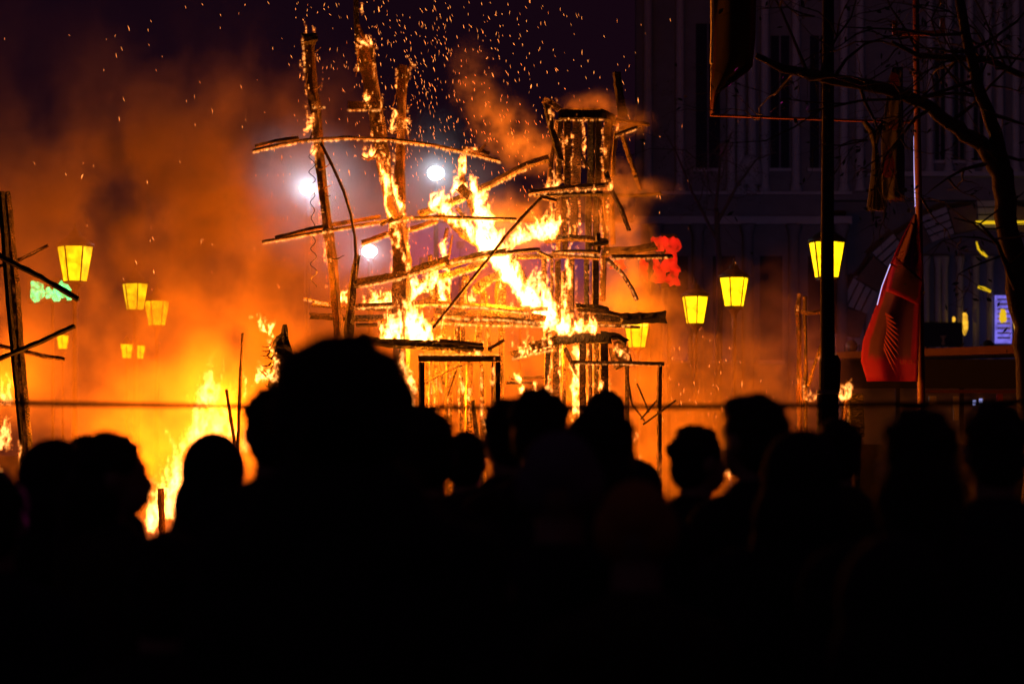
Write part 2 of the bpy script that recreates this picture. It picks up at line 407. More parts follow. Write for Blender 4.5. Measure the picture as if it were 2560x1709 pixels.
# --- tower
tw = empty('burning_tower', P(1450, 1100, 27.4).xy.to_3d(), 'charred plank tower with capped top and jutting beams, right of flames', 'tower')
T = lambda name, pts, w_, d, mat='charwood', th=None, **k: timber(name, tw, pts, w_, d, mat, th, **k)
T('cap_board', [(1397, 288), (1507, 287)], 27, 27.05, 'char', .06, rough=.03, ragged=.2)
T('cap_side', [(1507, 286), (1536, 300)], 27, 27.1, 'char', .06, rough=.05, dd=.35)
T('cap_board', [(1397, 282), (1507, 280)], 22, 27.85, 'char', .06, rough=.04, ragged=.2)
T('horn_board', [(1363, 250), (1378, 320), (1403, 400)], 18, 26.95, 'char', .06)
T('horn_tip', [(1360, 250), (1378, 258), (1397, 274)], 18, 26.93, 'ember', .06)
for (x0, x1, xb, y0, y1, d, mt) in ((1391, 1406, -2, 302, 458, 27.15, 'charwood'), (1408, 1428, 0, 303, 458, 27.2, 'charwood'), (1431, 1455, -4, 303, 462, 27.15, 'ember'),
        (1469, 1487, -2, 302, 460, 27.15, 'char'), (1488, 1505, -2, 302, 460, 27.15, 'char'), (1511, 1532, -8, 300, 440, 27.3, 'ember'),
        (1389, 1404, 0, 492, 640, 27.2, 'hot'), (1405, 1421, 0, 492, 640, 27.25, 'charwood'), (1424, 1446, -2, 490, 600, 27.2, 'ember'), (1463, 1480, 0, 490, 640, 27.2, 'char'), (1482, 1499, 0, 490, 640, 27.2, 'char'),
        (1506, 1520, 4, 488, 640, 27.4, 'ember'), (1522, 1536, 4, 490, 610, 27.5, 'ember'),
        (1353, 1367, 0, 640, 790, 27.1, 'hot'), (1376, 1384, 0, 650, 760, 27.1, 'hot'), (1386, 1402, 2, 650, 800, 27.3, 'charwood'), (1404, 1417, 0, 680, 800, 27.35, 'hot'), (1419, 1437, -2, 640, 800, 27.2, 'hot'),
        (1460, 1473, 0, 630, 780, 27.1, 'char'), (1480, 1497, 0, 630, 780, 27.15, 'char'), (1502, 1518, -4, 640, 750, 27.3, 'ember'),
        (1360, 1377, 0, 815, 1300, 27.2, 'hot'), (1381, 1400, 0, 830, 1300, 27.3, 'hot'), (1448, 1465, 0, 830, 1440, 26.9, 'charwood'), (1470, 1480, 3, 860, 1300, 27.2, 'ember'), (1484, 1497, 2, 860, 1300, 27.4, 'charwood'), (1499, 1521, 0, 850, 1440, 27.1, 'charwood'),
        (1561, 1573, 4, 915, 1300, 27.3, 'charwood'), (1405, 1415, 0, 860, 1300, 27.5, 'hot')):
    T('plank', [((x0 + x1) / 2, y0), ((x0 + x1) / 2 + xb * .4, (y0 + y1) / 2), ((x0 + x1) / 2 + xb, y1)], x1 - x0, d, mt, .035, rough=.05)
T('corner_pole', [(1376, 420), (1388, 330), (1392, 300)], 10, 27.0, 'ember')
T('corner_pole', [(1370, 470), (1378, 400)], 12, 27.1, 'ember')
T('leaning_pole', [(1540, 180), (1547, 230), (1558, 290)], 22, 27.3, 'char', .09)
T('leaning_pole', [(1541, 330), (1535, 380), (1532, 440)], 13, 27.4, 'charwood')
T('thin_pole', [(1555, 335), (1572, 390), (1585, 430), (1600, 475)], 13, 27.6, 'charwood')
T('bracket_board', [(1538, 338), (1594, 318)], 9, 27.0, 'charwood', .05)
T('bracket_board', [(1540, 300), (1624, 312)], 10, 27.2, 'charwood', .05)
T('bracket_board', [(1548, 326), (1600, 312)], 16, 27.4, 'char', .3)
T('platform_log', [(1322, 481), (1400, 472), (1519, 462)], 14, 26.8, 'charwood', .08)
T('platform_log', [(1336, 488), (1420, 486), (1506, 483)], 13, 26.9, 'char', .08)
T('platform_log', [(1350, 492), (1390, 503)], 12, 26.85, 'ember', .06)
T('platform_board', [(1500, 486), (1580, 489), (1652, 484)], 10, 27.2, 'char', .2)
T('strut', [(1514, 430), (1530, 480), (1552, 520), (1573, 575)], 13, 26.9, 'charwood', .06)
T('strut', [(1456, 392), (1470, 420), (1484, 448)], 9, 27.0, 'charwood')
T('strut', [(1500, 500), (1509, 570), (1513, 640)], 8, 27.2, 'ember')
T('mid_log', [(1362, 602), (1420, 594), (1470, 596), (1519, 604)], 17, 26.95, 'charwood', .1)
T('mid_rail', [(1268, 631), (1345, 624), (1350, 625)], 11, 26.6, 'char', .05)
T('mid_rail', [(1345, 628), (1380, 645)], 9, 26.7, 'hot', .05)
T('mid_rail', [(1380, 631), (1440, 628), (1500, 630)], 9, 26.8, 'charwood', .06)
T('mid_rail', [(1290, 642), (1400, 640), (1500, 644)], 12, 26.95, 'hot', .06)
T('mid_beam', [(1506, 628), (1570, 627), (1641, 614)], 22, 27.1, 'char', .12)
T('mid_board', [(1530, 642), (1610, 641), (1682, 640)], 11, 26.8, 'charwood', .06)
T('mid_peg', [(1494, 584), (1496, 625)], 13, 26.85, 'char')
T('mid_peg', [(1470, 612), (1520, 606)], 11, 26.8, 'char')
T('brace', [(1516, 646), (1558, 685), (1580, 722), (1592, 748)], 12, 26.85, 'charwood')
T('low_log', [(1325, 773), (1368, 772)], 11, 26.8, 'hot')
T('low_log', [(1330, 790), (1362, 796)], 16, 26.75, 'hot')
T('low_log', [(1440, 764), (1500, 768), (1520, 774)], 13, 26.8, 'char')
T('low_log', [(1444, 776), (1510, 780), (1568, 792)], 12, 26.75, 'charwood')
T('low_beam', [(1450, 798), (1500, 798), (1556, 800)], 26, 26.9, 'charwood', .14)
T('low_beam', [(1557, 797), (1610, 796), (1664, 793)], 31, 26.8, 'char', .16)
T('low_rail', [(1400, 812), (1480, 812), (1600, 818)], 8, 27.0, 'hot')
T('sagging_plank', [(1282, 887), (1325, 876), (1389, 862)], 22, 26.7, 'charwood', .05)
T('sagging_plank', [(1328, 866), (1389, 850)], 24, 26.6, 'charwood', .05)
T('sagging_plank', [(1387, 850), (1450, 845), (1523, 848)], 26, 26.75, 'char', .05)
T('burnt_arch', [(1500, 836), (1545, 842), (1566, 856)], 20, 26.8, 'char', .1)
T('stump', [(1534, 858, 40), (1545, 880, 56), (1556, 906, 50)], 50, 27.0, 'ember', .25)
T('low_stick', [(1427, 905), (1500, 907), (1560, 906), (1660, 909)], 9, 26.5, 'charwood')
T('leg', [(1650, 914), (1648, 1000), (1648, 1440)], 13, 26.6, 'ember')
T('thin_brace', [(1412, 870), (1440, 930), (1462, 962)], 12, 27.0, 'hot')
T('thin_brace', [(1592, 958), (1610, 1000), (1622, 1030)], 5, 26.9, 'hot')
T('thin_brace', [(1602, 1048), (1630, 1015), (1655, 985)], 5, 26.6, 'hot')
T('thin_brace', [(1608, 1060), (1650, 1030), (1690, 1000)], 5, 26.5, 'hot')
T('thin_brace', [(1566, 925), (1580, 1010), (1612, 1052)], 5, 27.0, 'hot')

# --- charred post at the left edge, with cross sticks
lp = empty('charred_post', P(50, 1100, 24.5).xy.to_3d(), 'leaning charred post with cracked bark and crossed sticks at left edge', 'post')
timber('post', lp, [(14, 482, 24), (22, 560, 26), (33, 680, 27), (46, 860, 28), (58, 1000, 27), (67, 1100, 26), (72, 1440, 28)], 26, 24.5, 'hot', .12, .06)
timber('post_shaded_face', lp, [(2, 482, 18), (12, 600, 18), (24, 760, 18), (38, 920, 16), (54, 1100, 12), (60, 1440, 12)], 16, 24.42, 'char', .1, .06)  # black strip stands for the shaded front, paler post for the lit side
timber('cross_stick', lp, [(-60, 605), (0, 640), (100, 692), (195, 748)], 15, 24.2, 'char', .07)
timber('cross_stick', lp, [(-60, 925), (0, 896), (100, 855), (186, 814)], 13, 24.25, 'char', .06)
timber('back_stick', lp, [(-40, 680), (0, 665), (50, 648), (120, 614)], 9, 24.9, 'ember')
timber('back_stick', lp, [(-30, 858), (60, 878), (110, 890), (162, 897)], 11, 24.9, 'hot')
timber('splint', lp, [(52, 1120), (56, 1170), (58, 1400)], 9, 24.3, 'char')
timber('base_sleeper', lp, [(-20, 1216), (40, 1218), (48, 1219)], 18, 25.0, 'hot')

# --- twin post at the right
rp = empty('charred_twin_post', P(2020, 1100, 27.6).xy.to_3d(), 'pair of charred posts joined by a short crosspiece, burning at foot', 'post')
timber('post', rp, [(1999, 733, 11), (1994, 775, 15), (1998, 850, 13), (1998, 960, 14), (2000, 1440, 14)], 13, 27.5, 'ember', .09, .12)
timber('post', rp, [(2013, 741, 11), (2012, 790, 12), (2014, 860, 10), (2014, 960, 12), (2016, 1440, 12)], 11, 27.7, 'charwood', .09, .1)
timber('crosspiece', rp, [(1990, 777), (2020, 783), (2056, 779)], 10, 27.55, 'ember', .06)
timber('brace', rp, [(2052, 865), (2035, 915), (2020, 965)], 10, 27.6, 'charwood', .06)

# --- stakes by the left fire
s1 = empty('charred_stake', P(592, 1100, 26).xy.to_3d(), 'long thin upright stake left of the burning bundle', 'stake', 'charred stakes')
timber('stake', s1, [(607, 832, 7), (601, 950, 8), (594, 1120, 9), (588, 1440, 10)], 8, 26, 'charwood', .05)
s2 = empty('charred_stake', P(585, 1100, 26.2).xy.to_3d(), 'short leaning stake making a V with the longer stake', 'stake', 'charred stakes')
timber('stake', s2, [(566, 974, 9), (578, 1050, 9), (590, 1130, 10), (618, 1440, 10)], 9, 26.2, 'charwood', .05)
s3 = empty('burning_stump', P(402, 1100, 29).xy.to_3d(), 'short burning stump in the yellow ground fire', 'stump')
timber('stump', s3, [(402, 1222, 14), (404, 1260, 16), (408, 1420, 22)], 16, 29, 'ember', .1, .15)

# --- burnt bundle left of the big hair
bb = empty('burnt_bundle', P(690, 1100, 25.8).xy.to_3d(), 'black burnt bundle with lacy burning edge beside the curly head', 'bundle')
timber('core', bb, [(712, 812, 12), (712, 835, 26), (702, 860, 52), (700, 930, 62), (700, 1010, 60), (700, 1420, 66)], 50, 25.8, 'char', .25, .14)
for i in range(14):
    flake(bb, 682 + random.uniform(-8, 6), 850 + i * 9, random.uniform(-26, -8), random.uniform(-14, 18), 25.75, random.choice(['char', 'ember', 'char']))

# --- burning box right of the pole
bx = empty('burning_crate', P(2135, 1100, 27).xy.to_3d(), 'dark open crate with burning edge behind the black lamp pole', 'crate')
timber('side_panel', bx, [(2110, 1080), (2118, 990)], 10, 27.0, 'ember', .3, .05)
timber('front_panel', bx, [(2138, 986), (2142, 1090)], 42, 27.1, 'char', .04, .04, ragged=.2)
timber('stand', bx, [(2130, 1075), (2130, 1440)], 50, 27.1, 'char', .3, .04)

# --- spring wire hanging beside the first mast
bm = bmesh.new(); pts = []
for i in range(420):
    t = i / 419; a = t * 2 * math.pi * 9
    amp = S(6 + 2 * math.sin(t * 9), 26.5)
    c = P(779 + 6 * t, 372 + 345 * t, 26.5)
    pts.append(c + Vector((math.cos(a) * amp, math.sin(a) * amp, 0)))
tube(bm, pts, .0045, 5)
tag(bm_obj('spring_wire', bm, M['metal_dark']), 'thin uncoiled wire spring hanging beside the leftmost mast', 'wire')

# ------------------------------------------------------------------ sparks (nobody could count them)
verts, faces = [], []
def spark(px, py, d, ln, wd, ang):
    c = P(px, py, d); l = S(ln, d) / 2; r = S(wd, d) / 2
    ax = Vector((math.sin(ang), random.uniform(-.3, .3), math.cos(ang))).normalized()
    sx = ax.cross(Vector((0, 1, 0))).normalized(); sy = ax.cross(sx)
    b = len(verts)
    bend = sx * random.uniform(-.3, .3) * l
    for q in (c - ax * l, c + sx * r + bend * .5, c + sy * r + bend * .5, c - sx * r + bend * .5, c - sy * r + bend * .5, c + ax * l):
        verts.append(tuple(q))
    for k in range(4):
        a, e = b + 1 + k, b + 1 + (k + 1) % 4
        faces.append((b, e, a)); faces.append((b + 5, a, e))
for i in range(1280):
    if i < 300: px = random.gauss(1130, 240); py = random.uniform(-20, 700)
    elif i < 700: px = random.gauss(1120, 190); py = random.uniform(-20, 640) * random.uniform(.3, 1)
    elif i < 770: px = random.uniform(150, 900); py = random.uniform(0, 800)
    elif i < 1010: px = random.gauss(1180, 160); py = random.uniform(300, 760)
    elif i < 1090: px = random.gauss(1720, 110); py = random.gauss(960, 70)
    elif i < 1130: px = random.uniform(0, 1800); py = random.uniform(0, 900)
    else: px = random.gauss(1000, 130); py = random.uniform(-20, 480)
    big = random.random()
    ln = random.uniform(5, 11) if big < .85 else random.uniform(11, 17)
    spark(px, py, random.uniform(26.0, 29.0), ln, random.uniform(.7, 1.3) if big < .96 else random.uniform(1.8, 3.0), random.gauss(-.22, .22))
me = bpy.data.meshes.new('sparks'); me.from_pydata(verts, [], faces)
tag(link_mesh('sparks', me, M['spark']), 'glowing orange sparks flying above the bonfire', 'sparks', None, 'stuff')

# ------------------------------------------------------------------ street lanterns
def make_lantern(label):
    """lantern whose glass centre sits at z=0; post goes down 4.6 m"""
    o = empty('street_lantern', (0, 0, 0), label, 'street lamp', 'street lanterns round the square')
    h, rt, rb, n = .62, .31, .20, 6
    def ring(r, z): return [Vector((r * math.cos(math.pi / 6 + k * math.pi / 3), r * math.sin(math.pi / 6 + k * math.pi / 3), z)) for k in range(n)]
    T_, B_ = ring(rt, h / 2), ring(rb, -h / 2)
    for k in range(n):
        k2 = (k + 1) % n
        a, b, c, d = B_[k], B_[k2], T_[k2], T_[k]
        ctr = (a + b + c + d) / 4
        q = [v + (ctr - v) * .05 for v in (a, b, c, d)]
        nrm = (b - a).cross(d - a).normalized() * .008
        bm = bmesh.new(); f = [bm.verts.new(v) for v in q] + [bm.verts.new(v - nrm) for v in q]
        for fc in ((0, 1, 2, 3), (7, 6, 5, 4), (0, 4, 5, 1), (1, 5, 6, 2), (2, 6, 7, 3), (3, 7, 4, 0)): bm.faces.new([f[i] for i in fc])
        bm_obj('pane', bm, M['lamp_glass'], o)
    bm = bmesh.new()
    for k in range(n):
        tube(bm, [B_[k] * 1.01, T_[k] * 1.01], .014, 5)
        tube(bm, [T_[k], T_[(k + 1) % n]], .016, 5); tube(bm, [B_[k], B_[(k + 1) % n]], .016, 5)
    bm_obj('frame', bm, M['metal_dark'], o)
    bm = bmesh.new(); lathe(bm, (0, 0, h / 2 + .01), [(rt + .03, 0), (rt + .02, .03), (rt * .62, .13), (.11, .17), (.10, .24), (.04, .27), (.025, .36), (.005, .40)], 12)
    bm_obj('cap', bm, M['metal_dark'], o, True)
    bm = bmesh.new(); lathe(bm, (0, 0, -4.4), [(.19, 0), (.19, .25), (.12, .35), (.10, .9), (.07, 1.0), (.055, 2.5), (.045, 3.7), (.07, 3.78), (.05, 3.85), (.06, 3.98), (.12, 4.06), (rb, 4.09)], 12)
    bm_obj('lamp_post', bm, M['red_steel'], o, True)  # red-brown colour stands in for red light on the post
    return o
LAN = [(188, 660, 42, 'big lantern above the green sign at left', 1.0), (338, 742, 56, 'smoke-veiled lantern right of the green sign', 1.0), (392, 783, 60, 'faintest smoke-veiled lantern of the left pair', 1.0),
       (317, 878, 84, 'small far lantern low in the orange smoke', .8), (347, 880, 90, 'smallest far lantern beside another low lantern in smoke', .8), (157, 855, 88, 'tiny lantern behind the left cross sticks', .8),
       (1738, 775, 48, 'lantern just right of the tower under the red sign', .88), (1835, 730, 46, 'lantern crossed by twigs right of the tower', .9), (1592, 838, 48.4, 'lantern half hidden under the thick tower beam', .8), (2067, 650, 41.5, 'sharp lantern half hidden by the black pole', 1.0)]
first = None
for (px, py, d, lab, scl) in LAN:
    c = P(px, py, d)
    lab = 'yellow lit ' + lab
    if first is None:
        first = make_lantern(lab); first.location = c; o = first
    else:
        o = copy_tree(first, c); o['label'] = lab
    o.rotation_euler = (0, 0, random.uniform(0, 1)); o.scale = (scl, scl, 1 if scl == 1 else scl)
    for ch in o.children:
        if ch.name.startswith('lamp_post'): ch.scale = (1, 1, (c.z + .01) / (4.4 * scl))

# ------------------------------------------------------------------ floodlights in the smoke
fl0 = None
for (px, py, d, lab, pw, rad) in ((770, 475, 46, 'brightest white floodlight beside the leftmost mast', 330, .14), (1090, 436, 50, 'bluish white floodlight right of the masts', 150, .17), (925, 630, 44, 'white floodlight low between masts, under the short beam', 60, .14)):
    c = P(px, py, d)
    o = empty('floodlight', (c.x, c.y, 0), lab, 'floodlight', 'white floodlights behind the fire')
    bm = bmesh.new(); lathe(bm, (0, 0, 0), [(rad * .55, .0), (rad * 1.1, .22), (rad * 1.12, .26)], 16)
    bmesh.ops.rotate(bm, verts=bm.verts[:], cent=(0, 0, 0), matrix=Matrix.Rotation(R(90), 3, 'X')); bmesh.ops.translate(bm, verts=bm.verts[:], vec=c + Vector((0, .1, 0)))
    bm_obj('housing', bm, M['metal_dark'], o, True)
    bm = bmesh.new(); lathe(bm, (0, 0, 0), [(rad, .0), (rad, .02)], 20)
    bmesh.ops.rotate(bm, verts=bm.verts[:], cent=(0, 0, 0), matrix=Matrix.Rotation(R(90), 3, 'X')); bmesh.ops.scale(bm, verts=bm.verts[:], vec=(1, 1, .8)); bmesh.ops.translate(bm, verts=bm.verts[:], vec=c + Vector((0, -.18, 0)))
    bm_obj('lens', bm, M['flood'], o)
    bm = bmesh.new(); tube(bm, [(c.x, c.y + .05, 0), (c.x, c.y + .05, c.z - rad * .8)], .05, 8)
    bm_obj('mast', bm, M['metal_dark'], o)
    l = bpy.data.lights.new('flood_lamp', 'POINT'); l.energy = pw; l.color = (.85, .92, 1); l.shadow_soft_size = .1
    lo = bpy.data.objects.new('flood_lamp', l); COL.objects.link(lo); lo.parent = o; lo.location = Vector((0, -.35, c.z))

# ------------------------------------------------------------------ neon signs
def blob_panel(bm, px, py, w_, h_, d, seed, wob=.16):
    """rounded glowing letter lump with real thickness"""
    r_ = random.Random(seed); n = 22; a0 = [r_.uniform(0, 6.28) for _ in range(4)]
    f1, f2 = [], []
    for k in range(n):
        a = 2 * math.pi * k / n
        rr = 1 + wob * (math.sin(3 * a + a0[0]) + .7 * math.sin(5 * a + a0[1]) + .5 * math.sin(8 * a + a0[2])) * .6
        sx = abs(math.cos(a)) ** .7 * math.copysign(1, math.cos(a)); sz = abs(math.sin(a)) ** .7 * math.copysign(1, math.sin(a))
        v = P(px + w_ / 2 * sx * rr, py - h_ / 2 * sz * rr, d)
        f1.append(bm.verts.new(v)); f2.append(bm.verts.new(v + Vector((0, .06, 0))))
    bm.faces.new(f1); bm.faces.new(f2[::-1])
    for k in range(n): bm.faces.new((f1[k], f2[k], f2[(k + 1) % n], f1[(k + 1) % n]))
gs = empty('neon_sign', P(130, 1100, 60).xy.to_3d(), 'green glowing neon letters seen behind the left charred post', 'sign')
bm = bmesh.new(); box(bm, P(68, 758, 60.08), P(200, 694, 60.2)); bm_obj('back_board', bm, M['metal_dark'], gs)
bm = bmesh.new(); box(bm, P(128, 758, 60.1), P(136, 1290, 60.2)); bm_obj('sign_post', bm, M['metal_dark'], gs)
for k, (x, y, w_, h_) in enumerate(((92, 728, 34, 50), (121, 732, 15, 28), (140, 736, 20, 36), (158, 722, 26, 44), (176, 712, 18, 30), (174, 742, 16, 16))):
    bm = bmesh.new(); blob_panel(bm, x, y, w_, h_, 60, k + 3); bm_obj('letter', bm, M['neon_green'], gs)
rs = empty('neon_sign', P(1670, 1100, 49).xy.to_3d(), 'tall glowing red neon sign to the right of the tower', 'sign')
bm = bmesh.new(); box(bm, P(1652, 720, 49.1), P(1692, 586, 49.25)); box(bm, P(1668, 720, 49.12), P(1676, 1256, 49.2)); bm_obj('sign_board', bm, M['metal_dark'], rs)
for k, (x, y, w_, h_) in enumerate(((1648, 608, 36, 36), (1679, 618, 40, 56), (1676, 660, 44, 44), (1649, 688, 38, 44), (1684, 694, 30, 44), (1608, 668, 22, 44), (1614, 690, 14, 26), (1546, 662, 36, 26), (1640, 660, 16, 30))):
    bm = bmesh.new(); blob_panel(bm, x, y, w_, h_, 49, k + 31, .3); bm_obj('glowing_tube', bm, M['neon_red'], rs)

# ------------------------------------------------------------------ stage wall behind the fire lit violet and magenta
bs = empty('stage_backdrop', P(1150, 1100, 66).xy.to_3d(), 'violet and magenta lit wall glimpsed between the burning beams', 'wall')
bm = bmesh.new(); box(bm, P(760, 1400, 66), P(1600, 560, 66.4)); bm_obj('wall', bm, M['stone'], bs)
for (px, py, col_, pw, lb) in ((880, 560, (.25, .12, 1), 34, 'blue-violet lamp seen left of the middle mast'), (1060, 640, (1, .08, .7), 30, 'magenta lamp right of the masts'), (1150, 600, (.7, .1, 1), 30, 'purple lamp behind the crossing beams'), (1300, 690, (.35, .12, 1), 22, 'blue-violet lamp left of the tower'), (1420, 660, (.45, .2, 1), 26, 'violet lamp behind the tower planks')):
    c = P(px, py, 64.8)
    k = empty('stage_lamp', (c.x, c.y, 0), 'small stage ' + lb, 'stage lamp', 'stage lamps before the violet wall')
    bm = bmesh.new(); tube(bm, [(c.x, c.y, 0), (c.x, c.y, c.z - .25)], .03, 6); bm_obj('stand', bm, M['metal_dark'], k)
    bm = bmesh.new(); lathe(bm, c - Vector((0, 0, .24)), [(.06, 0), (.11, .05), (.12, .2)], 10); bm_obj('housing', bm, M['metal_dark'], k)
    l = bpy.data.lights.new('stage_light', 'POINT'); l.energy = pw; l.color = col_; l.shadow_soft_size = .1
    lo = bpy.data.objects.new('stage_light', l); COL.objects.link(lo); lo.parent = k; lo.location = (0, 0, c.z + .05)

# ------------------------------------------------------------------ classical building at right
BD = 80.0
bl = empty('stone_building', P(2150, 1100, BD).xy.to_3d(), 'dark classical stone building with columns and a big arch at right', 'building')
def bpart(name, mat, x0, y0, x1, y1, d, dep, parent=bl):
    bm = bmesh.new(); box(bm, P(x0, y0, d), P(x1, y1, d) + Vector((0, dep, 0))); return bm_obj(name, bm, M[mat], parent)
def bcol(name, mat, px, y0, y1, w_, d, parent=bl):
    a, b = P(px, y1, d), P(px, y0, d); r_ = S(w_ / 2, d); H = b.z - a.z
    bm = bmesh.new(); lathe(bm, a, [(r_ * 1.35, 0), (r_ * 1.35, .10), (r_ * 1.12, .16), (r_, .26), (r_ * .97, H * .5), (r_ * .88, H - .4), (r_ * .92, H - .36), (r_ * 1.3, H - .12), (r_ * 1.35, H)], 18)
    return bm_obj(name, bm, M[mat], parent, True)
# upper wall, split around the arch opening
AX, AY, AR = 2480, 905, 335
bpart('wall', 'stone', 1590, 1420, AX - AR - 75, -260, BD, .6)
bpart('wall', 'stone', AX - AR - 75, AY - AR - 70, 2950, -260, BD, .6)
bpart('wall', 'stone', AX + AR + 75, 1420, 2950, AY - AR - 70, BD, .6)
bpart('back_wall', 'stone', AX - AR - 120, 1420, 2950, 500, BD + 2.6, .4)
bpart('cornice', 'stone_light', 1585, 560, 2130, 540, BD - .35, .34)
bpart('cornice', 'stone_light', 1585, 486, 2130, 478, BD - .25, .24)
for x in (1620, 1700, 1828, 1852, 1880, 1912, 1990, 2110, 2150):
    bcol('column', 'stone_light', x, -260, 478, 22, BD - .25)
for x in (1640, 1745, 1870, 1985, 2105):
    bcol('column', 'stone', x, 560, 1400, 30, BD - .3)
for (x, y0, y1, w_) in ((2372, 40, 430, 20), (2425, 20, 430, 20), (2325, 40, 430, 18), (2470, 30, 430, 22), (2500, 30, 430, 20), (2540, 30, 430, 20)):
    bcol('column', 'stone_light', x, -200, y1, w_, BD - .3)
bpart('string_course', 'stone_light', 2170, 440, 2950, 428, BD - .45, .44)
for (x, y0, y1, w_) in ((1770, 60, 420, 60), (1950, 90, 420, 46), (2050, 90, 420, 50), (2350, 120, 400, 24), (2398, 120, 400, 24), (2447, 120, 400, 22)):
    wn = bpart('window', 'glass_dark', x - w_ / 2, y1, x + w_ / 2, y0, BD - .06, .05)
    bpart('sill', 'stone_light', x - w_ / 2 - 6, y1 + 8, x + w_ / 2 + 6, y1, BD - .2, .19, wn)
    bpart('mullion', 'stone', x - 2, y1, x + 2, y0, BD - .1, .04, wn)
for (x, y0, y1, w_) in ((1690, 640, 900, 60), (1810, 640, 900, 56), (1928, 640, 900, 56), (2045, 640, 900, 50)):
    wn = bpart('window', 'glass_dark', x - w_ / 2, y1, x + w_ / 2, y0, BD - .06, .05)
    bpart('sill', 'stone_light', x - w_ / 2 - 6, y1 + 8, x + w_ / 2 + 6, y1, BD - .2, .19, wn)
# pale niche seen through the branches
bm = bmesh.new(); c = P(1875, 420, BD - .25); lathe(bm, c - Vector((0, 0, .55)), [(.42, 0), (.42, .5), (.36, .75), (.22, .95), (.02, 1.02)], 16); bm_obj('niche_dome', bm, M['stone_light'], bl, True)
# voussoirs: bands of pale stone alternate with brick
for k in range(17):
    a0 = R(180 - k * 180 / 17); a1 = R(180 - (k + 1) * 180 / 17 + .5)
    pale = k % 2 == 0
    r0, r1 = AR, AR + (74 if pale else 62)
    nb = 4 if pale else 1
    for q in range(nb):
        ra, rb_ = r0 + (r1 - r0) * q / nb, r0 + (r1 - r0) * (q + (.80 if pale else 1)) / nb
        bm = bmesh.new(); f1, f2 = [], []
        dep = BD - (.28 if pale else .1)
        for (aa, rr) in ((a0, ra), (a1, ra), (a1, rb_), (a0, rb_)):
            v = P(AX + math.cos(aa) * rr, AY - math.sin(aa) * rr, dep); f1.append(bm.verts.new(v)); f2.append(bm.verts.new(v + Vector((0, .9, 0))))
        bm.faces.new(f1); bm.faces.new(f2[::-1])
        for j in range(4): bm.faces.new((f1[j], f2[j], f2[(j + 1) % 4], f1[(j + 1) % 4]))
        bm_obj('arch_stone' if pale else 'arch_brick', bm, M['stone_light' if pale else 'brick'], bl)
for x in (2150, 2175, 2190, 2315, 2345, 2362, 2400, 2440, 2475):
    bcol('arch_column', 'stone_light', x, 640 if x > 2200 else 690, 1400, 18 if x > 2200 else 26, BD + (1.2 if x > 2200 else .4))
for (x, y, w_, h_, mt, sd) in ((2413, 808, 13, 56, 'warm_window', 3), (2385, 798, 7, 13, 'warm_window', 8), (2437, 790, 9, 34, 'stone_light', 5), (2508, 790, 17, 34, 'neon_yellow', 12), (2543, 806, 15, 52, 'warm_window', 6)):
    bm = bmesh.new(); blob_panel(bm, x, y, w_, h_, BD + .7, sd, .12); bm_obj('lit_window', bm, M[mt], bl)
dw = bpart('lit_doorway', 'violet_window', 2488, 858, 2530, 738, BD + 1.1, .1)
for k in range(9):
    bpart('shutter_slat', 'stone_light', 2494, 750 + k * 12, 2526, 746 + k * 12, BD + 1.0, .05, dw)
bpart('light_tube', 'neon_yellow', 2440, 560, 2950, 552, BD - .6, .06)
bm = bmesh.new(); tube(bm, [P(2445, 717, BD - .4), P(2460, 721, BD - .4), P(2477, 729, BD - .4)], [S(3, BD), S(4.5, BD), S(3, BD)], 8); bm_obj('awning_lamp', bm, M['neon_yellow'], bl)
bm = bmesh.new(); tube(bm, [P(2441, 604, BD - .4), P(2446, 622, BD - .4), P(2458, 634, BD - .4), P(2468, 642, BD - .4)], [S(1.5, BD), S(3, BD), S(4, BD), S(2, BD)], 6); bm_obj('lit_bracket', bm, M['neon_yellow'], bl)

# ------------------------------------------------------------------ kiosk
kd = 43.0
ks = empty('market_kiosk', P(2350, 1100, kd).xy.to_3d(), 'dark kiosk with long varnished roof edge behind the flag', 'kiosk')
def kpart(name, mat, x0, y0, x1, y1, d, dep):
    bm = bmesh.new(); box(bm, P(x0, y0, d), P(x1, y1, d) + Vector((0, dep, 0))); return bm_obj(name, bm, M[mat], ks)
bm = bmesh.new(); a = [P(2092, 896, kd), P(2092, 880, kd), P(2640, 858, kd), P(2640, 880, kd)]
f1 = [bm.verts.new(v) for v in a]; f2 = [bm.verts.new(v + Vector((0, 2.5, 0))) for v in a]
bm.faces.new(f1); bm.faces.new(f2[::-1])
for j in range(4): bm.faces.new((f1[j], f2[j], f2[(j + 1) % 4], f1[(j + 1) % 4]))
bm_obj('roof_edge', bm, M['wood_trim'], ks)
kpart('fascia', 'black_paint', 2100, 970, 2640, 898, kd + .08, .1)
kpart('awning_bar', 'red_steel', 2300, 982, 2640, 974, kd - .2, .06)
kpart('counter', 'black_paint', 2100, 1329, 2640, 1110, kd + .1, .6)
for x in (2105, 2240, 2400, 2560): kpart('upright', 'metal_dark', x, 1329, x + 10, 896, kd + .2, .1)
kpart('back_panel', 'stone', 2100, 1329, 2640, 970, kd + 2.2, .1)
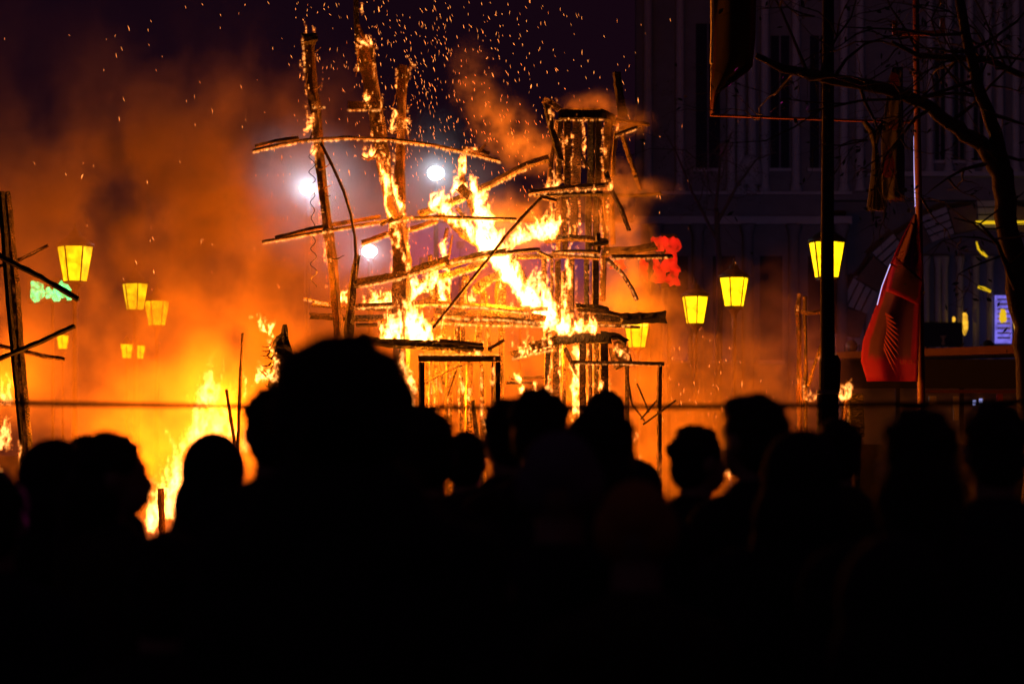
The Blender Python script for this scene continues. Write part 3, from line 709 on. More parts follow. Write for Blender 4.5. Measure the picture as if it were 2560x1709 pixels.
def text(name, body, loc, size, mat, parent, rot=(R(90), 0, 0), ext=.004):
    cu = bpy.data.curves.new(name, 'FONT'); cu.body = body; cu.size = size; cu.extrude = ext; cu.align_x = 'CENTER'; cu.align_y = 'CENTER'
    cu.materials.append(mat); o = bpy.data.objects.new(name, cu); COL.objects.link(o); o.rotation_euler = rot
    l0 = Vector((0, 0, 0)); p = parent
    while p: l0 += p.location; p = p.parent
    dg = bpy.context.evaluated_depsgraph_get(); me = bpy.data.meshes.new_from_object(o.evaluated_get(dg)); bpy.data.objects.remove(o)
    o = bpy.data.objects.new(name, me); COL.objects.link(o); o.rotation_euler = rot
    o.parent = parent; o.location = Vector(loc) - l0
    return o
M['faint_red'] = plain('faded_red_paint', (.35, .05, .06), .6)
M['faint_gold'] = plain('faded_gold_paint', (.28, .17, .07), .6)
text('sign_letter', 'B', P(2552, 921, kd + .06), S(30, kd), M['faint_red'], ks)
for (px, py, w_, h_, mt, lab) in ((2437, 1006, 6, 12, 'blue_glow', 0), (2453, 1004, 7, 16, 'blue_glow', 0), (2500, 994, 14, 20, 'faint_red', 0), (2332, 1000, 18, 22, 'stone_light', 0), (2394, 1020, 20, 60, 'stone_light', 0)):
    kpart('hanging_light' if mt == 'blue_glow' else 'display_item', mt, px - w_ / 2, py + h_ / 2, px + w_ / 2, py - h_ / 2, kd + 1.2, .08)
sgn = empty('shop_sign', P(2360, 1100, BD - 1.4).xy.to_3d(), 'dark hanging board with faint lettering above the kiosk roof', 'sign')
bm = bmesh.new(); box(bm, P(2310, 866, BD - 1.4), P(2405, 806, BD - 1.3)); bm_obj('board', bm, M['black_paint'], sgn)
bm = bmesh.new(); box(bm, P(2316, 1290, BD - 1.35), P(2322, 866, BD - 1.3)); bm_obj('sign_leg', bm, M['black_paint'], sgn)
bm = bmesh.new(); box(bm, P(2393, 1290, BD - 1.35), P(2399, 866, BD - 1.3)); bm_obj('sign_leg', bm, M['black_paint'], sgn)
bm = bmesh.new(); lathe(bm, P(2358, 862, BD - 1.46), [(.05, 0), (.07, .05), (.03, .14), (.08, .24), (.11, .30)], 10); bm_obj('gilt_cup', bm, M['faint_gold'], sgn, True)

# ------------------------------------------------------------------ black lamp pole in front
bp_ = empty('lamp_pole', P(2070, 1100, 21).xy.to_3d(), 'thick black pole with wrapped foot crossing the whole picture', 'pole')
pd = 21.0
bm = bmesh.new(); tube(bm, [P(2071, -160, pd), P(2070, 300, pd), P(2068, 700, pd), P(2070, 900, pd)], [S(14, pd), S(15, pd), S(17, pd), S(18, pd)], 14); bm_obj('shaft', bm, M['black_paint'], bp_, True)
bm = bmesh.new(); tube(bm, [P(2073, 890, pd), P(2075, 905, pd), P(2074, 978, pd)], [S(22, pd), S(27, pd), S(26, pd)], 14); bm_obj('junction_box', bm, M['black_paint'], bp_)
bm = bmesh.new(); pts, rr = [], []
for i in range(60):
    t = i / 59; y = 985 + 586 * t
    pts.append(P(2069, y, pd)); rr.append(S(26 + (1.8 if i % 2 else 0) + 2 * t, pd))
tube(bm, pts, rr, 14); bm_obj('ribbed_wrap', bm, M['black_paint'], bp_)
bm = bmesh.new(); tube(bm, [P(2070, 974, pd), P(2070, 984, pd)], S(28, pd), 14); bm_obj('tape_band', bm, M['stone'], bp_)

# ------------------------------------------------------------------ reddish pole with flag and bracket
fd = 27.9
fp = empty('flag_pole', P(2299, 1100, fd).xy.to_3d(), 'reddish painted square pole with U bracket holding flags at right', 'pole')
bm = bmesh.new(); tube(bm, [P(2289, -160, fd), P(2291, 180, fd), P(2297, 520, fd), P(2300, 800, fd), P(2303, 1000, fd), P(2306, 1455, fd)], [S(8, fd), S(8, fd), S(9, fd), S(10, fd), S(10, fd), S(11, fd)], 8); bm_obj('shaft', bm, M['red_steel'], fp, True)
bm = bmesh.new(); tube(bm, [P(2291, 180, fd), P(2292, 192, fd)], S(11, fd), 10); bm_obj('pole_joint', bm, M['red_steel'], fp)
M['orange_tint'] = plain('orange_steel', (.16, .045, .012), .5, .25, 6)  # paint on the bracket; on the rod it stands in for orange firelight
bm = bmesh.new(); box(bm, P(2232, 88, fd - .1), P(2360, 79, fd - .04)); box(bm, P(2232, 79, fd - .1), P(2241, 54, fd - .04)); box(bm, P(2351, 79, fd - .1), P(2360, 48, fd - .04)); bm_obj('bracket', bm, M['orange_tint'], fp)
bm = bmesh.new(); tube(bm, [P(2284, 340, fd - .14), P(2285, 420, fd - .14), P(2288, 516, fd - .14)], [.002, .004, .007], 6); bm_obj('glint_strip', bm, M['blue_glow'], fp)  # glowing strip stands for light reflected on the pole
bm = bmesh.new(); tube(bm, [P(2287, 545, fd - .1), P(2297, 700, fd - .1)], .012, 6); bm_obj('flag_clip', bm, M['metal_dark'], fp)
# spotlights on the kiosk roof wash the building violet; unseen middle one added to redden flag
for (px, lab, col_, pw, tx, ty, cone) in ((2130, 'left', (.36, .22, 1), 260, 1960, 480, 56), (2470, 'right', (.40, .40, 1), 1500, 2420, 500, 46), (2255, 'middle', (1, .03, .55), 3000, 2228, 700, 16)):
    c = P(px, 868, kd + .6) if lab != 'middle' else P(px, 866, kd + .3)
    s_ = empty('spotlight', c, 'black stage spotlight on the %s end of the kiosk roof' % lab, 'spotlight', 'spotlights on the kiosk roof')
    tgt = P(tx, ty, BD if lab != 'middle' else fd) - c; q = tgt.to_track_quat('-Z', 'Y')
    bm = bmesh.new(); lathe(bm, (0, 0, -.18), [(.11, 0), (.115, .02), (.10, .2), (.07, .32), (.03, .34)], 14)
    bmesh.ops.transform(bm, verts=bm.verts[:], matrix=q.to_matrix().to_4x4()); bmesh.ops.translate(bm, verts=bm.verts[:], vec=c); bm_obj('housing', bm, M['metal_dark'], s_, True)
    bm = bmesh.new(); tube(bm, [c + Vector((-.13, 0, .05)), c + Vector((-.13, 0, -.17)), c + Vector((.13, 0, -.17)), c + Vector((.13, 0, .05))], .012, 6); bm_obj('yoke', bm, M['metal_dark'], s_)
    l = bpy.data.lights.new('spot_beam', 'SPOT'); l.energy = pw; l.color = col_; l.spot_size = R(cone); l.spot_blend = .9; l.shadow_soft_size = .08
    lo = bpy.data.objects.new('spot_beam', l); COL.objects.link(lo); lo.parent = s_; lo.rotation_mode = 'QUATERNION'; lo.rotation_quaternion = q; lo.location = tgt.normalized() * .25

def cloth(name, L_, R_, d, mat, parent=None, folds=5, amp=.05, nu=18, nv=26, thick=.006, ph=0):
    """hanging cloth between a left and a right edge given as photograph points from top to bottom"""
    def at(poly, t):
        ds = [0]
        for i in range(len(poly) - 1): ds.append(ds[-1] + math.dist(poly[i], poly[i + 1]))
        s = t * ds[-1]
        for i in range(len(poly) - 1):
            if s <= ds[i + 1] or i == len(poly) - 2:
                k = (s - ds[i]) / max(1e-6, ds[i + 1] - ds[i]); return (poly[i][0] + (poly[i + 1][0] - poly[i][0]) * k, poly[i][1] + (poly[i + 1][1] - poly[i][1]) * k)
    V, F, U = [], [], []
    for j in range(nv):
        t = j / (nv - 1); a, b = at(L_, t), at(R_, t)
        for i in range(nu):
            s = i / (nu - 1)
            dep = amp * (.35 + .65 * min(1, t * 3)) * math.sin(s * folds * 2 + t * 1.7 + ph) + amp * .4 * math.sin(s * 11 + t * 5)
            V.append(tuple(P(a[0] + (b[0] - a[0]) * s, a[1] + (b[1] - a[1]) * s, d) + Vector((0, dep, 0)))); U.append((s, t))
    for j in range(nv - 1):
        for i in range(nu - 1):
            F.append((j * nu + i, j * nu + i + 1, (j + 1) * nu + i + 1, (j + 1) * nu + i))
    me = bpy.data.meshes.new(name); me.from_pydata(V, [], F)
    ul = me.uv_layers.new(name='UVMap')
    for lp_ in me.loops: ul.data[lp_.index].uv = U[lp_.vertex_index]
    me.polygons.foreach_set('use_smooth', [True] * len(me.polygons))
    o = link_mesh(name, me, mat, parent)
    so = o.modifiers.new('thick', 'SOLIDIFY'); so.thickness = thick
    return o
def flag_mat(name, edge, mid, border=.16, trans=.35):
    m, nt, b = new_mat(name)
    uv = nt.n('ShaderNodeUVMap').outputs[0]; sp = nt.n('ShaderNodeSeparateXYZ'); nt.put(sp.inputs[0], uv)
    ex = nt.math('MINIMUM', sp.outputs[0], nt.math('SUBTRACT', 1.0, sp.outputs[0])); ey = nt.math('SUBTRACT', 1.0, sp.outputs[1])
    e = nt.math('MINIMUM', ex, nt.math('MULTIPLY', ey, .9))
    f = nt.sstep(nt.math('ADD', e, nt.math('MULTIPLY', nt.math('SUBTRACT', nt.noise(uv, 9, 3)[0], .5), .05)), border - .02, border + .03)
    nt.put(b.inputs['Base Color'], nt.mix(f, c4(edge), c4(mid))); b.inputs['Roughness'].default_value = .8
    tr = nt.n('ShaderNodeBsdfTranslucent'); nt.put(tr.inputs['Color'], nt.mix(f, c4(edge), c4(mid)))
    mx = nt.n('ShaderNodeMixShader'); mx.inputs[0].default_value = trans
    out = m.node_tree.nodes['Material Output']
    nt.put(mx.inputs[1], b.outputs[0]); nt.put(mx.inputs[2], tr.outputs[0]); nt.put(out.inputs['Surface'], mx.outputs[0])
    return m
M['flag_red'] = flag_mat('red_flag_cloth', (.26, .002, .10), (.10, .035, .09), .12, .6)
M['flag_dark'] = flag_mat('dark_flag_cloth', (.07, .012, .012), (.014, .008, .010), .12, .5)
M['flag_blue'] = flag_mat('navy_banner_cloth', (.035, .035, .09), (.03, .03, .07), .1)
M['emblem_red'] = plain('red_print', (.24, .035, .045), .8)
M['orange_print'] = plain('orange_print', (.22, .08, .02), .8)
fg = empty('flag', P(2225, 1100, fd - .2).xy.to_3d(), 'red bordered flag with spread wing emblem hanging furled on reddish pole', 'flag', 'flags hanging at the right')
cloth('cloth', [(2286, 536), (2249, 608), (2226, 666), (2191, 768), (2159, 851), (2153, 899), (2169, 953)], [(2290, 536), (2299, 600), (2309, 742), (2298, 760), (2296, 850), (2292, 953)], fd - .18, M['flag_red'], fg, 5, .085)
cloth('front_fold', [(2240, 640), (2222, 690), (2215, 728)], [(2306, 700), (2307, 745), (2296, 762)], fd - .30, M['flag_red'], fg, 3, .03, 12, 10, ph=1)
for k in range(10):
    x0, y0 = 2213 + 4 * math.sin(k * .5), 784 + k * 9.5; ln = 26 + 5.2 * k; an = R(28 + k * 4.2)
    p0 = P(x0, y0, fd - .275); p1 = P(x0 + ln * math.cos(an), y0 + ln * math.sin(an), fd - .29); wv = Vector((0, 0, S(3.6, fd)))
    bm = bmesh.new(); f1 = [bm.verts.new(v) for v in (p0 - wv, p0.lerp(p1, .5) - wv * .9, p1, p0.lerp(p1, .45) + wv * .6, p0 + wv)]; f2 = [bm.verts.new(v.co + Vector((0, .004, 0))) for v in f1]
    bm.faces.new(f1); bm.faces.new(f2[::-1])
    for j in range(5): bm.faces.new((f1[j], f2[j], f2[(j + 1) % 5], f1[(j + 1) % 5]))
    bm_obj('emblem_feather', bm, M['emblem_red'], fg)
text('lettering', 'UNIO', P(2243, 660, fd - .345), S(17, fd), M['emblem_red'], fg, (R(90), R(-82), 0), .002)
text('lettering', 'UNIO', P(2254, 650, fd - .345), S(17, fd), M['emblem_red'], fg, (R(90), R(-82), 0), .002)
text('lettering', 'UNIO', P(2272, 905, fd - .275), S(18, fd), M['emblem_red'], fg, (R(90), 0, 0), .002)
bm = bmesh.new(); tube(bm, [P(2226, 660, fd - .33), P(2205, 715, fd - .33), P(2193, 762, fd - .33)], .006, 6); bm_obj('lit_hem', bm, M['blue_glow'], fg)  # glowing tube paints light along the flag hem
f2_ = empty('flag', P(2225, 1100, fd - .5).xy.to_3d(), 'narrow navy banner with red oval and red drop above the big flag', 'flag', 'flags hanging at the right')
cloth('cloth', [(2232, 168), (2222, 200), (2212, 280), (2203, 360), (2206, 500)], [(2256, 168), (2256, 230), (2258, 300), (2262, 400), (2262, 500)], fd - .4, M['flag_blue'], f2_, 3, .02)
for (x, y, w_, h_, mt, sd) in ((2236, 210, 22, 58, 'emblem_red', 1), (2234, 312, 24, 26, 'orange_print', 2), (2222, 420, 32, 50, 'emblem_red', 5)):
    bm = bmesh.new(); blob_panel(bm, x, y, w_, h_, fd - .47, sd, .08); bmesh.ops.scale(bm, vec=(1, .1, 1), verts=bm.verts[:], space=Matrix.Translation((0, -(fd - .47), 0))); bm_obj('emblem', bm, M[mt], f2_)
bm = bmesh.new(); p0 = [P(2208, 404, fd - .455), P(2222, 362, fd - .455), P(2236, 404, fd - .455)]
v1 = [bm.verts.new(v) for v in p0]; v2 = [bm.verts.new(v + Vector((0, .004, 0))) for v in p0]; bm.faces.new(v1); bm.faces.new(v2[::-1])
for j in range(3): bm.faces.new((v1[j], v2[j], v2[(j + 1) % 3], v1[(j + 1) % 3]))
bm_obj('emblem', bm, M['emblem_red'], f2_)
text('lettering', 'INNI', P(2240, 500, fd - .45), S(16, fd), M['orange_print'], f2_, (R(90), R(-10), 0), .002)
f3 = empty('flag', P(1820, 1100, fd - .6).xy.to_3d(), 'dark flag with pale edge and reddish folded corner, hanging at top', 'flag', 'flags hanging at the right')
cloth('cloth', [(1778, -120), (1778, 100), (1776, 288)], [(1892, -120), (1890, 90), (1882, 170), (1800, 230), (1786, 280)], fd - .5, M['flag_dark'], f3, 4, .07)
bm = bmesh.new(); tube(bm, [P(1780, -80, fd - .58), P(1781, 80, fd - .58), P(1779, 160, fd - .58)], .022, 6); tube(bm, [P(1779, 160, fd - .58), P(1777, 250, fd - .58)], .009, 6); bm_obj('pale_hem', bm, M['stone_light'], f3)
# rod that carries the flag
bm = bmesh.new(); tube(bm, [P(1775, 288, fd - .45), P(1950, 295, fd - .4), P(2150, 302, fd - .2), P(2292, 306, fd)], S(3.2, fd), 6)
tag(bm_obj('flag_rod', bm, M['orange_tint']), 'thin horizontal rod coloured orange like firelight on it, from dark flag to reddish pole', 'rod')
# dark tassel
ts = empty('tassel', P(2183, 1100, fd - .3).xy.to_3d(), 'black tassel hanging from the orange rod', 'tassel')
bm = bmesh.new(); tube(bm, [P(2160, 304, fd - .3), P(2180, 330, fd - .3), P(2187, 370, fd - .3)], [S(6, fd), S(9, fd), S(5, fd)], 8); tube(bm, [P(2212, 304, fd - .3), P(2194, 330, fd - .3), P(2187, 370, fd - .3)], [S(6, fd), S(9, fd), S(5, fd)], 8); bm_obj('knot', bm, M['black_paint'], ts, True)
bm = bmesh.new()
for k in range(26):
    a = random.uniform(-1, 1); b = random.uniform(-.05, .05)
    tube(bm, [P(2187 + a * 3, 362, fd - .3) + Vector((0, b * .5, 0)), P(2190 + a * 9, 430, fd - .3) + Vector((0, b, 0)), P(2190 + a * 22, 520 + random.uniform(-8, 8), fd - .3) + Vector((0, b, 0))], [S(2.5, fd), S(4, fd), S(4.5, fd)], 5)
bm_obj('fringe', bm, M['black_paint'], ts)

# ------------------------------------------------------------------ trees
def tree(label, limbs, d, leaves, seed, spread=1.0):
    r_ = random.Random(seed)
    o = empty('tree', P(limbs[0][0][0], 1100, d).xy.to_3d(), label, 'tree', 'bare street trees')
    bm = bmesh.new(); tw_, lv = bmesh.new(), bmesh.new()
    for li, limb in enumerate(limbs):
        pts = [P(p[0], p[1], d + (p[3] if len(p) > 3 else 0)) for p in limb]; rad = [S(p[2] / 2, d) for p in limb]
        PP, RR = [], []
        for i in range(len(pts) - 1):
            for j in range(4):
                t = j / 4; PP.append(pts[i].lerp(pts[i + 1], t) + Vector([r_.uniform(-1, 1) * rad[i] * .16 for _ in range(3)])); RR.append((rad[i] * (1 - t) + rad[i + 1] * t) * r_.uniform(.94, 1.06))
        PP.append(pts[-1]); RR.append(rad[-1]); tube(bm, PP, RR, 10)
        if li == 0 and limb[0][1] > 1200: continue
        for k in range(int(9 * spread)):
            i = r_.randrange(len(PP)); p = PP[i].copy(); dirv = Vector((r_.uniform(-1, 1), r_.uniform(-.8, .8), r_.uniform(-.5, 1))).normalized()
            def twig(p, dirv, ln, rad_, lev):
                q = [p.copy()]
                for s in range(5):
                    dirv = (dirv + Vector((r_.uniform(-.4, .4), r_.uniform(-.4, .4), r_.uniform(-.45, .4)))).normalized(); q.append(q[-1] + dirv * ln / 5)
                tube(tw_, q, [rad_ * (1 - s / 5.5) for s in range(6)], 5)
                if lev < 2:
                    for _ in range(3): twig(q[r_.randrange(2, 6)], (dirv + Vector((r_.uniform(-1, 1), r_.uniform(-1, 1), r_.uniform(-.8, .8)))).normalized(), ln * .55, rad_ * .5, lev + 1)
                if lev >= 1:
                    for _ in range(leaves):
                        c = q[r_.randrange(1, 6)] + Vector([r_.uniform(-.12, .12) for _ in range(3)]); s = r_.uniform(.02, .04)
                        a = Vector((r_.uniform(-1, 1), r_.uniform(-1, 1), r_.uniform(-1, 1))).normalized(); b = a.orthogonal().normalized()
                        v = [lv.verts.new(c + a * s), lv.verts.new(c + b * s * .5), lv.verts.new(c - a * s), lv.verts.new(c - b * s * .5)]
                        lv.faces.new(v)
            twig(p, dirv, r_.uniform(.7, 1.5), RR[i] * .22 + .006, 0)
    bm_obj('trunk', bm, M['bark'], o, True); bm_obj('branches', tw_, M['bark'], o); tag(bm_obj('leaves', lv, M['leaf'], o), kind='stuff')
    return o
tree('big dark tree leaning in from the right edge, trunk before the building', [
    [(2610, 1584, 110), (2600, 1300, 90), (2580, 900, 74), (2548, 720, 62), (2520, 571, 56), (2505, 430, 54), (2462, 366, 44)],
    [(2462, 366, 44), (2396, 322, 36), (2304, 255, 30), (2213, 222, 30, -.2), (2084, 198, 28, -.4), (1956, 172, 20, -.6), (1890, 139, 14, -.6)],
    [(2505, 430, 44), (2490, 330, 36), (2450, 240, 30, -.3), (2425, 130, 26, -.4), (2388, -60, 22, -.5)],
    [(2560, 190, 16, -.2), (2470, 150, 18, -.3), (2396, 146, 16, -.3), (2300, 140, 13, -.4), (2230, 105, 8, -.5)],
    [(2540, 720, 18, -.4), (2495, 610, 10, -.6), (2450, 560, 6, -.7), (2385, 545, 3, -.7)],
    [(2445, 200, 10, -.3), (2300, 245, 8, -.5), (2150, 252, 6, -.6), (2020, 280, 4, -.6)]], 20.5, 1, 5)
tree('thin bare tree in the dark behind the right lanterns', [
    [(1790, 1290, 26), (1795, 1000, 20), (1800, 700, 16), (1790, 520, 12)],
    [(1792, 560, 9), (1840, 470, 7), (1890, 400, 4), (1940, 380, 2)],
    [(1792, 600, 9), (1730, 480, 7), (1690, 380, 4), (1660, 330, 2)],
    [(1790, 520, 9), (1800, 400, 6), (1830, 330, 3)]], 62.0, 2, 9, 1.1)

# ------------------------------------------------------------------ cordon rope at head height
bm = bmesh.new(); pts = []
for k in range(61):
    t = k / 60; px = -200 + 2960 * t
    pts.append(P(px, 1003 + 17 * math.sin(t * math.pi) - 3 * t, 8.2))
tube(bm, pts, .0085, 8)
tag(bm_obj('cordon_rope', bm, M['black_paint'], None, True), 'long dark cordon rope strung level across the square', 'rope')
for px, lab in ((-260, 'left'), (2820, 'right')):
    c = P(px, 1003, 8.2)
    bm = bmesh.new(); lathe(bm, (c.x, c.y, 0), [(.2, 0), (.2, .03), (.03, .06), (.025, c.z + .02), (.035, c.z + .06)], 12)
    tag(bm_obj('rope_post', bm, M['metal_dark'], None, True), 'dark rope post beyond the %s picture edge' % lab, 'post')

# ------------------------------------------------------------------ people
M['skin'] = plain('skin', (.42, .26, .19), .55, .12, 10)
M['hair'] = plain('dark_hair', (.018, .013, .010), .6, .4, 60, bump=.6)
M['jacket'] = plain('dark_jacket', (.018, .018, .022), .85, .3, 20, bump=.3)
M['jacket_navy'] = plain('navy_jacket', (.016, .02, .04), .8, .3, 20, bump=.3)
M['jacket_brown'] = plain('brown_coat', (.045, .028, .02), .85, .3, 20, bump=.3)
M['trousers'] = plain('dark_trousers', (.02, .02, .025), .85, .3, 20)
M['cap_orange'] = plain('orange_knit', (.55, .22, .06), .9, .3, 40, bump=.5)
M['cap_rim_violet'] = plain('rim_violet_knit', (.22, .18, .26), .9, .3, 40, bump=.5)  # violet tone stands for purple light rimming the head
M['shoe'] = plain('black_shoes', (.015, .015, .015), .5)

def ell(bm, c, r_, sub=2):
    g = bmesh.ops.create_icosphere(bm, subdivisions=sub, radius=1)
    bmesh.ops.scale(bm, verts=g['verts'], vec=r_); bmesh.ops.translate(bm, verts=g['verts'], vec=c)
def capsule(bm, a, b, ra, rb_):
    a, b = Vector(a), Vector(b); n = max(2, int((b - a).length / (min(ra, rb_) * .8)) + 1)
    tube(bm, [a.lerp(b, i / n) for i in range(n + 1)], [ra + (rb_ - ra) * i / n for i in range(n + 1)], 12)
    ell(bm, a, (ra,) * 3); ell(bm, b, (rb_,) * 3)
def fuse(name, bm, mat, parent, vox, smooth=3, z=None):
    """overlapping closed shapes -> one continuous skin"""
    me = bpy.data.meshes.new(name); bm.to_mesh(me); bm.free()
    tmp = bpy.data.objects.new('tmp', me); COL.objects.link(tmp)
    rm = tmp.modifiers.new('r', 'REMESH'); rm.mode = 'VOXEL'; rm.voxel_size = vox
    sm = tmp.modifiers.new('s', 'SMOOTH'); sm.iterations = smooth; sm.factor = .5
    dg = bpy.context.evaluated_depsgraph_get(); me2 = bpy.data.meshes.new_from_object(tmp.evaluated_get(dg)); me2.name = name
    bpy.data.objects.remove(tmp); bpy.data.meshes.remove(me)
    me2.polygons.foreach_set('use_smooth', [True] * len(me2.polygons)); me2.materials.clear()
    me2.materials.append(mat)
    o = bpy.data.objects.new(name, me2); COL.objects.link(o); o.parent = parent
    return o

def person(px, top, d, face, label, hair='short', coat='jacket', wide=1.0, hs=1.0, lean=0):
    """face: degrees turned from looking away at the fire (+ = to the right)"""
    H = P(px, top, d).z; s = H / 1.75
    o = empty('person', ((px - CX) / FX * d, d, 0), label, 'person', 'spectators watching the fire', rz=R(-face))
    ht = {'curly': .055, 'short': .014, 'bald': .0, 'long': .018, 'hood': .03, 'cap': .012, 'quiff': .03, 'bun': .018, 'knit': .02}[hair]
    hc = H - ht - .115 * hs
    r_ = random.Random(int(px * 7 + top))
    V = Vector
    bm = bmesh.new()
    k = hs
    ell(bm, (0, -.006, hc + .012 * k), (.076 * k, .096 * k, .102 * k), 3); ell(bm, (0, .034 * k, hc - .045 * k), (.060 * k, .062 * k, .072 * k), 3); ell(bm, (0, .05 * k, hc - .088 * k), (.034 * k, .036 * k, .028 * k))
    capsule(bm, (0, .088 * k, hc + .008 * k), (0, .109 * k, hc - .03 * k), .008 * k, .014 * k); ell(bm, (0, .098 * k, hc - .062 * k), (.026 * k, .010 * k, .007 * k)); ell(bm, (0, .098 * k, hc - .074 * k), (.022 * k, .010 * k, .007 * k))
    ell(bm, (0, .082 * k, hc + .026 * k), (.052 * k, .018 * k, .012 * k))
    for sd in (-1, 1):
        ell(bm, (sd * .080 * k, -.008, hc - .012 * k), (.010, .022 * k, .034 * k)); ell(bm, (sd * .030 * k, .088 * k, hc + .004 * k), (.012, .007, .007))
    capsule(bm, (0, -.012, hc - .07), (0, -.03, hc - .22), .056, .066)
    sh = hc - .27
    capsule(bm, (0, -.03, sh), (0, -.01, .98 * s), .11, .12); ell(bm, (0, -.02, sh - .14), (.165 * wide, .11, .2)); ell(bm, (0, 0, .95 * s), (.16, .11, .13))
    for sd in (-1, 1):
        capsule(bm, (sd * .15 * wide, -.03, sh + .02), (sd * .19 * wide, -.02, sh - .29), .050, .042); capsule(bm, (sd * .19 * wide, -.02, sh - .29), (sd * .14 * wide, .12, sh - .46), .042, .034)
        capsule(bm, (sd * .09, 0, .92 * s), (sd * .10, .01, .50 * s), .082, .058); capsule(bm, (sd * .10, .01, .50 * s), (sd * .10, -.02, .09), .056, .038); capsule(bm, (sd * .10, -.03, .045), (sd * .11, .13, .035), .042, .034)
    fuse('body', bm, M['skin'], o, .011, 3)
    bm = bmesh.new()
    capsule(bm, (0, -.03, sh + .02), (0, 0, .98 * s), .145, .16); ell(bm, (0, -.02, sh - .12), (.205 * wide, .145, .22)); ell(bm, (0, 0, .92 * s), (.20, .15, .16))
    capsule(bm, (-.13 * wide, -.03, sh + .035), (.13 * wide, -.03, sh + .035), .075, .075)
    if hair == 'curly': ell(bm, (0, -.035, sh + .10), (.165, .13, .12), 3); ell(bm, (0, -.03, sh + .04), (.24, .13, .10), 3)
    ell(bm, (0, -.025, sh + .075), (.088, .09, .06))
    for sd in (-1, 1):
        capsule(bm, (sd * .165 * wide, -.03, sh + .015), (sd * .22 * wide, -.03, sh - .29), .078, .066); capsule(bm, (sd * .22 * wide, -.03, sh - .29), (sd * .16 * wide, .11, sh - .45), .065, .062)
    fuse('jacket', bm, M[coat], o, .016, 4)
    bm = bmesh.new(); ell(bm, (0, 0, .92 * s), (.175, .125, .14))
    for sd in (-1, 1):
        capsule(bm, (sd * .09, 0, .90 * s), (sd * .10, .01, .50 * s), .098, .078); capsule(bm, (sd * .10, .01, .50 * s), (sd * .10, -.02, .11), .077, .062)
    fuse('trousers', bm, M['trousers'], o, .016, 3)
    for sd in (-1, 1):
        bm = bmesh.new(); capsule(bm, (sd * .10, -.05, .06), (sd * .115, .15, .045), .055, .045); ell(bm, (sd * .10, -.03, .09), (.056, .065, .06)); box(bm, (sd * .105 - .05, -.10, .0), (sd * .105 + .05, .19, .03)); fuse('shoe', bm, M['shoe'], o, .012, 2)
    # head covering
    bm = bmesh.new(); vox = .009; mt = 'hair'; nm = 'hair'
    if hair == 'hood':
        nm = 'hood'; mt = coat; vox = .012
        ell(bm, (0, -.02, hc + .02), (.104, .125, .125), 3); ell(bm, (0, -.05, hc - .09), (.125, .12, .12), 3); capsule(bm, (0, -.03, hc - .1), (0, -.03, sh + .03), .12, .16); ell(bm, (0, -.01, hc + .10), (.05, .07, .045))
    elif hair == 'knit' or hair == 'cap':
        nm = 'knit_hat' if hair == 'knit' else 'cap'; mt = 'cap_orange' if hair == 'cap' else 'cap_rim_violet'
        ell(bm, (0, -.008, hc + .045 * k), (.088 * k, .106 * k, .09 * k), 3); capsule(bm, (-.02, -.01, hc + .01 * k), (.02, -.01, hc + .01 * k), .088 * k, .088 * k)
        if hair == 'cap': ell(bm, (0, .13 * k, hc + .04 * k), (.07 * k, .07 * k, .012 * k))
    elif hair == 'curly':
        vox = .010
        for _ in range(330):
            a = r_.uniform(0, 6.283); b = math.asin(r_.uniform(-.62, 1)); v = V((math.cos(a) * math.cos(b), math.sin(a) * math.cos(b), math.sin(b)))
            if v.y > .45 and v.z < .45: continue
            sp_ = r_.uniform(.88, 1.12)
            ell(bm, V((v.x * .108 * sp_, -.02 + v.y * .122 * sp_, hc + .018 + v.z * .112 * sp_)), (r_.uniform(.016, .028),) * 3, 1)
        ell(bm, (0, -.02, hc + .03), (.10, .112, .10), 3); ell(bm, (0, -.05, hc - .06), (.095, .075, .07), 3)
    else:
        ell(bm, (0, -.016, hc + .028 * k), (.083 * k, .100 * k, .098 * k), 3); ell(bm, (0, -.045 * k, hc - .03 * k), (.078 * k, .066 * k, .075 * k), 3)
        if hair == 'long': ell(bm, (0, -.05, hc - .08), (.10, .075, .12), 3); capsule(bm, (0, -.065, hc - .05), (0, -.085, hc - .26), .09, .085)
        if hair == 'bun': ell(bm, (.0, -.10, hc + .05), (.05, .05, .05), 3)
        if hair == 'quiff':
            ell(bm, (0, .03, hc + .095 * k), (.07, .07, .035), 3); ell(bm, (0, .075, hc + .075 * k), (.05, .03, .03), 3)
        for _ in range(60):
            a = r_.uniform(0, 6.283); b = math.asin(r_.uniform(.0, 1)); v = V((math.cos(a) * math.cos(b), math.sin(a) * math.cos(b), math.sin(b)))
            if v.y > .6 and v.z < .5: continue
            ell(bm, V((v.x * .082 * k, -.016 + v.y * .10 * k, hc + .028 * k + v.z * .098 * k)), (.018, .018, .012), 1)
    if hair != 'bald': fuse(nm, bm, M[mt], o, vox, 2)
    else: bm.free()
    return o

